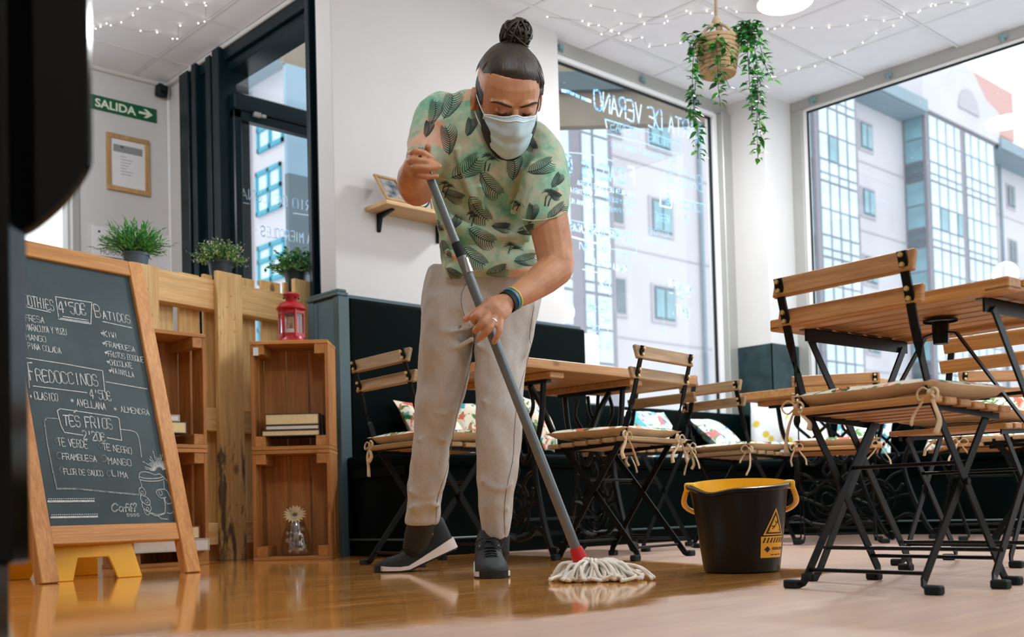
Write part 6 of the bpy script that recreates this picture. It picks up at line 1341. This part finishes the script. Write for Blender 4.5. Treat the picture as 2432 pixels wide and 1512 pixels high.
# ---- shoes
def shoe(org, fwd, pitch, label_bend):
    # local: y forward (toe), x right, z up; heel at y=0; bend lifts the heel about the ball of the foot
    fwd = Vector((fwd.x, fwd.y, 0)).normalized(); rgt = Vector((fwd.y, -fwd.x, 0)); L = .315; yb = L*.64
    def T(x, y, z):
        if pitch and y < yb+.03:
            k = min(1, max(0, (yb+.03-y)/.06)); a = pitch*(k*k*(3-2*k)); dy, dz = y-yb, z; y, z = yb+dy*math.cos(a)-dz*-math.sin(a)*1.0, dz*math.cos(a)-dy*math.sin(a)
        return Vector(org)+rgt*x+fwd*(y-L)+Vector((0, 0, max(z, .0005)))
    prof = [(0, .026, .125), (.03, .036, .14), (.09, .0415, .155), (.2, .045, .16), (.32, .047, .15), (.40, .048, .118), (.48, .05, .093), (.6, .053, .077), (.72, .055, .066), (.84, .05, .056), (.93, .037, .045), (.985, .018, .034), (1, .008, .028)]
    def strip(zf0, zf1, grow, nn=18, tmin=0, tmax=1, closed_top=True):
        mb = MB(); vs = []
        P = [p for p in prof if tmin <= p[0] <= tmax]
        for t, w, zu in P:
            z0, z1 = zf0(t, zu), zf1(t, zu)
            for j in range(nn+1):
                a = PI*j/nn; cx_ = math.cos(a); sz_ = math.sin(a); vs.append(T((w+grow)*math.copysign(abs(cx_)**.62, cx_), t*L+(grow if t > .98 else -grow if t < .01 else 0), z0+(z1-z0)*sz_**.75))
        k = nn+1; fs = [(i*k+j, i*k+j+1, (i+1)*k+j+1, (i+1)*k+j) for i in range(len(P)-1) for j in range(nn)]+[tuple(range(nn, -1, -1)), tuple(range((len(P)-1)*k, len(P)*k))]
        fs += [(i*k, (i+1)*k, (i+1)*k+nn, i*k+nn) for i in range(len(P)-1)]
        return mb.add(vs, fs)
    up_ = bw(strip(lambda t, z: .012, lambda t, z: z, 0), 'sneaker', 'shoe_black', smooth=55)
    def soleh(t): return .046-.026*min(1, t/.55) if t < .55 else .02+.006*max(0, (t-.8)/.2)
    mb = MB(); vs = []
    for t, w, zu in prof:
        g_ = .0045; y = t*L+(.004 if t > .98 else -.005 if t < .01 else 0)
        for x, z in ((-1, .006), (-1.0, soleh(t)), (1.0, soleh(t)), (1, .006)): vs.append(T(x*(w+g_), y, z))
    fs = [(i*4+j, i*4+(j+1) % 4, i*4+4+(j+1) % 4, i*4+4+j) for i in range(len(prof)-1) for j in range(4)]+[(3, 2, 1, 0), tuple(range(4*len(prof)-4, 4*len(prof)))]
    bw(mb.add(vs, fs), 'midsole', 'shoe_white', up_, smooth=40)
    vs = []
    for t, w, zu in prof:
        for x, z in ((-1, 0), (-1, .0065), (1, .0065), (1, 0)): vs.append(T(x*(w+.003), t*L, z))
    bw(MB().add(vs, fs), 'outsole', 'shoe_rubber', up_)
    vs = []; P = [(.925, .038), (.96, .028), (.985, .019), (1.0, .010), (1.006, .004)]
    for t, w in P:
        for x, z in ((-1, .0), (-1., .026-.006*(t > 1)), (1., .026-.006*(t > 1)), (1, .0)): vs.append(T(x*(w+.0085), t*L+.0065, z))
    bw(MB().add(vs, [(i*4+j, i*4+(j+1) % 4, i*4+4+(j+1) % 4, i*4+4+j) for i in range(4) for j in range(4)]+[(16, 17, 18, 19)]), 'toe_cap', 'shoe_rubber', up_, smooth=40)
    for k in range(5):
        t = .42+.072*k; zu = np.interp(t, [p[0] for p in prof], [p[2] for p in prof]); w = .026
        bw(MB().tube(crom([T(-w, t*L-.006, zu-.010), T(-w*.5, t*L, zu+.003), T(w*.5, t*L, zu+.003), T(w, t*L-.006, zu-.010)], 4), .0042, 6, flat=.7), 'lace', 'lace', up_, smooth=True)
    if not pitch:
        for s in (-1, 1): bw(MB().tube(crom([T(0, .40*L, .122), T(s*.02, .43*L, .125), T(s*.045, .42*L, .108), T(s*.035, .48*L, .09), T(s*.012, .43*L, .115)], 5), .0022, 6), 'lace_bow', 'lace', up_, smooth=True)
        bw(MB().tube(crom([T(0, .41*L, .12), T(-.02, .5*L, .1), T(-.028, .62*L, .085)], 5), .002, 6), 'lace_end', 'lace', up_, smooth=True)
    for s in (-1, 1):
        for k in range(5): t = .42+.072*k; zu = np.interp(t, [p[0] for p in prof], [p[2] for p in prof]); ball_ = MB(); ball(ball_, T(s*.031, t*L, zu-.013), .0032, n=8); bw(ball_, 'eyelet', 'shoe_white', up_, smooth=True)
    return up_
g1 = on(1174, 1374, 'z', 0); shoe(g1, (-FW+RT*.10), 0, '')
g2 = on(893, 1359, 'z', 0); shoe(g2, (-RT-FW*.12), .40, '')
sk_ = MB(); limb(sk_, [(1002, 1215, 3.93, .05), (1000, 1240, 3.95, .05), (992, 1275, 3.98, .05), (985, 1300, 4.0, .045)], 4, 18); bw(sk_, 'sock', 'shoe_black', smooth=True)
sk_ = MB(); limb(sk_, [(1178, 1260, 3.7, .045), (1178, 1285, 3.7, .047), (1178, 1315, 3.7, .045)], 4, 18); bw(sk_, 'sock', 'shoe_black', smooth=True)
# ---- wrist bands and ring
def ringb(c, ax, r_, wdt, t_, nm, mat, sq=.75):
    ax = ax.normalized(); a = ax.cross(FW).normalized(); b = ax.cross(a); vs = []; N2 = 26
    for k in range(N2):
        t = 2*PI*k/N2; d = a*math.cos(t)+b*math.sin(t)*sq
        for dx, rr in ((-wdt/2, r_), (wdt/2, r_), (wdt/2, r_-t_), (-wdt/2, r_-t_)): vs.append(c+d*rr+ax*dx)
    bw(MB().add(vs, [(k*4+j, k*4+(j+1) % 4, ((k+1) % N2)*4+(j+1) % 4, ((k+1) % N2)*4+j) for k in range(N2) for j in range(4)]), nm, mat, smooth=50)
wx = at(1206, 716, 3.245)-at(1250, 690, 3.31)
ringb(at(1207, 716, 3.245), wx, .0345, .017, .004, 'watch_band', 'rubber', .86); ringb(at(1214, 711, 3.254), wx, .0352, .009, .004, 'blue_bracelet', 'band_blue', .88); ringb(at(1219, 708, 3.262), wx, .0365, .004, .004, 'lime_bracelet', 'band_lime', .9)
ringb(at(1170.5, 763, 3.178), at(1164, 778, 3.163)-at(1176, 750, 3.192), .0128, .005, .0015, 'finger_ring', 'ring_silver', 1)
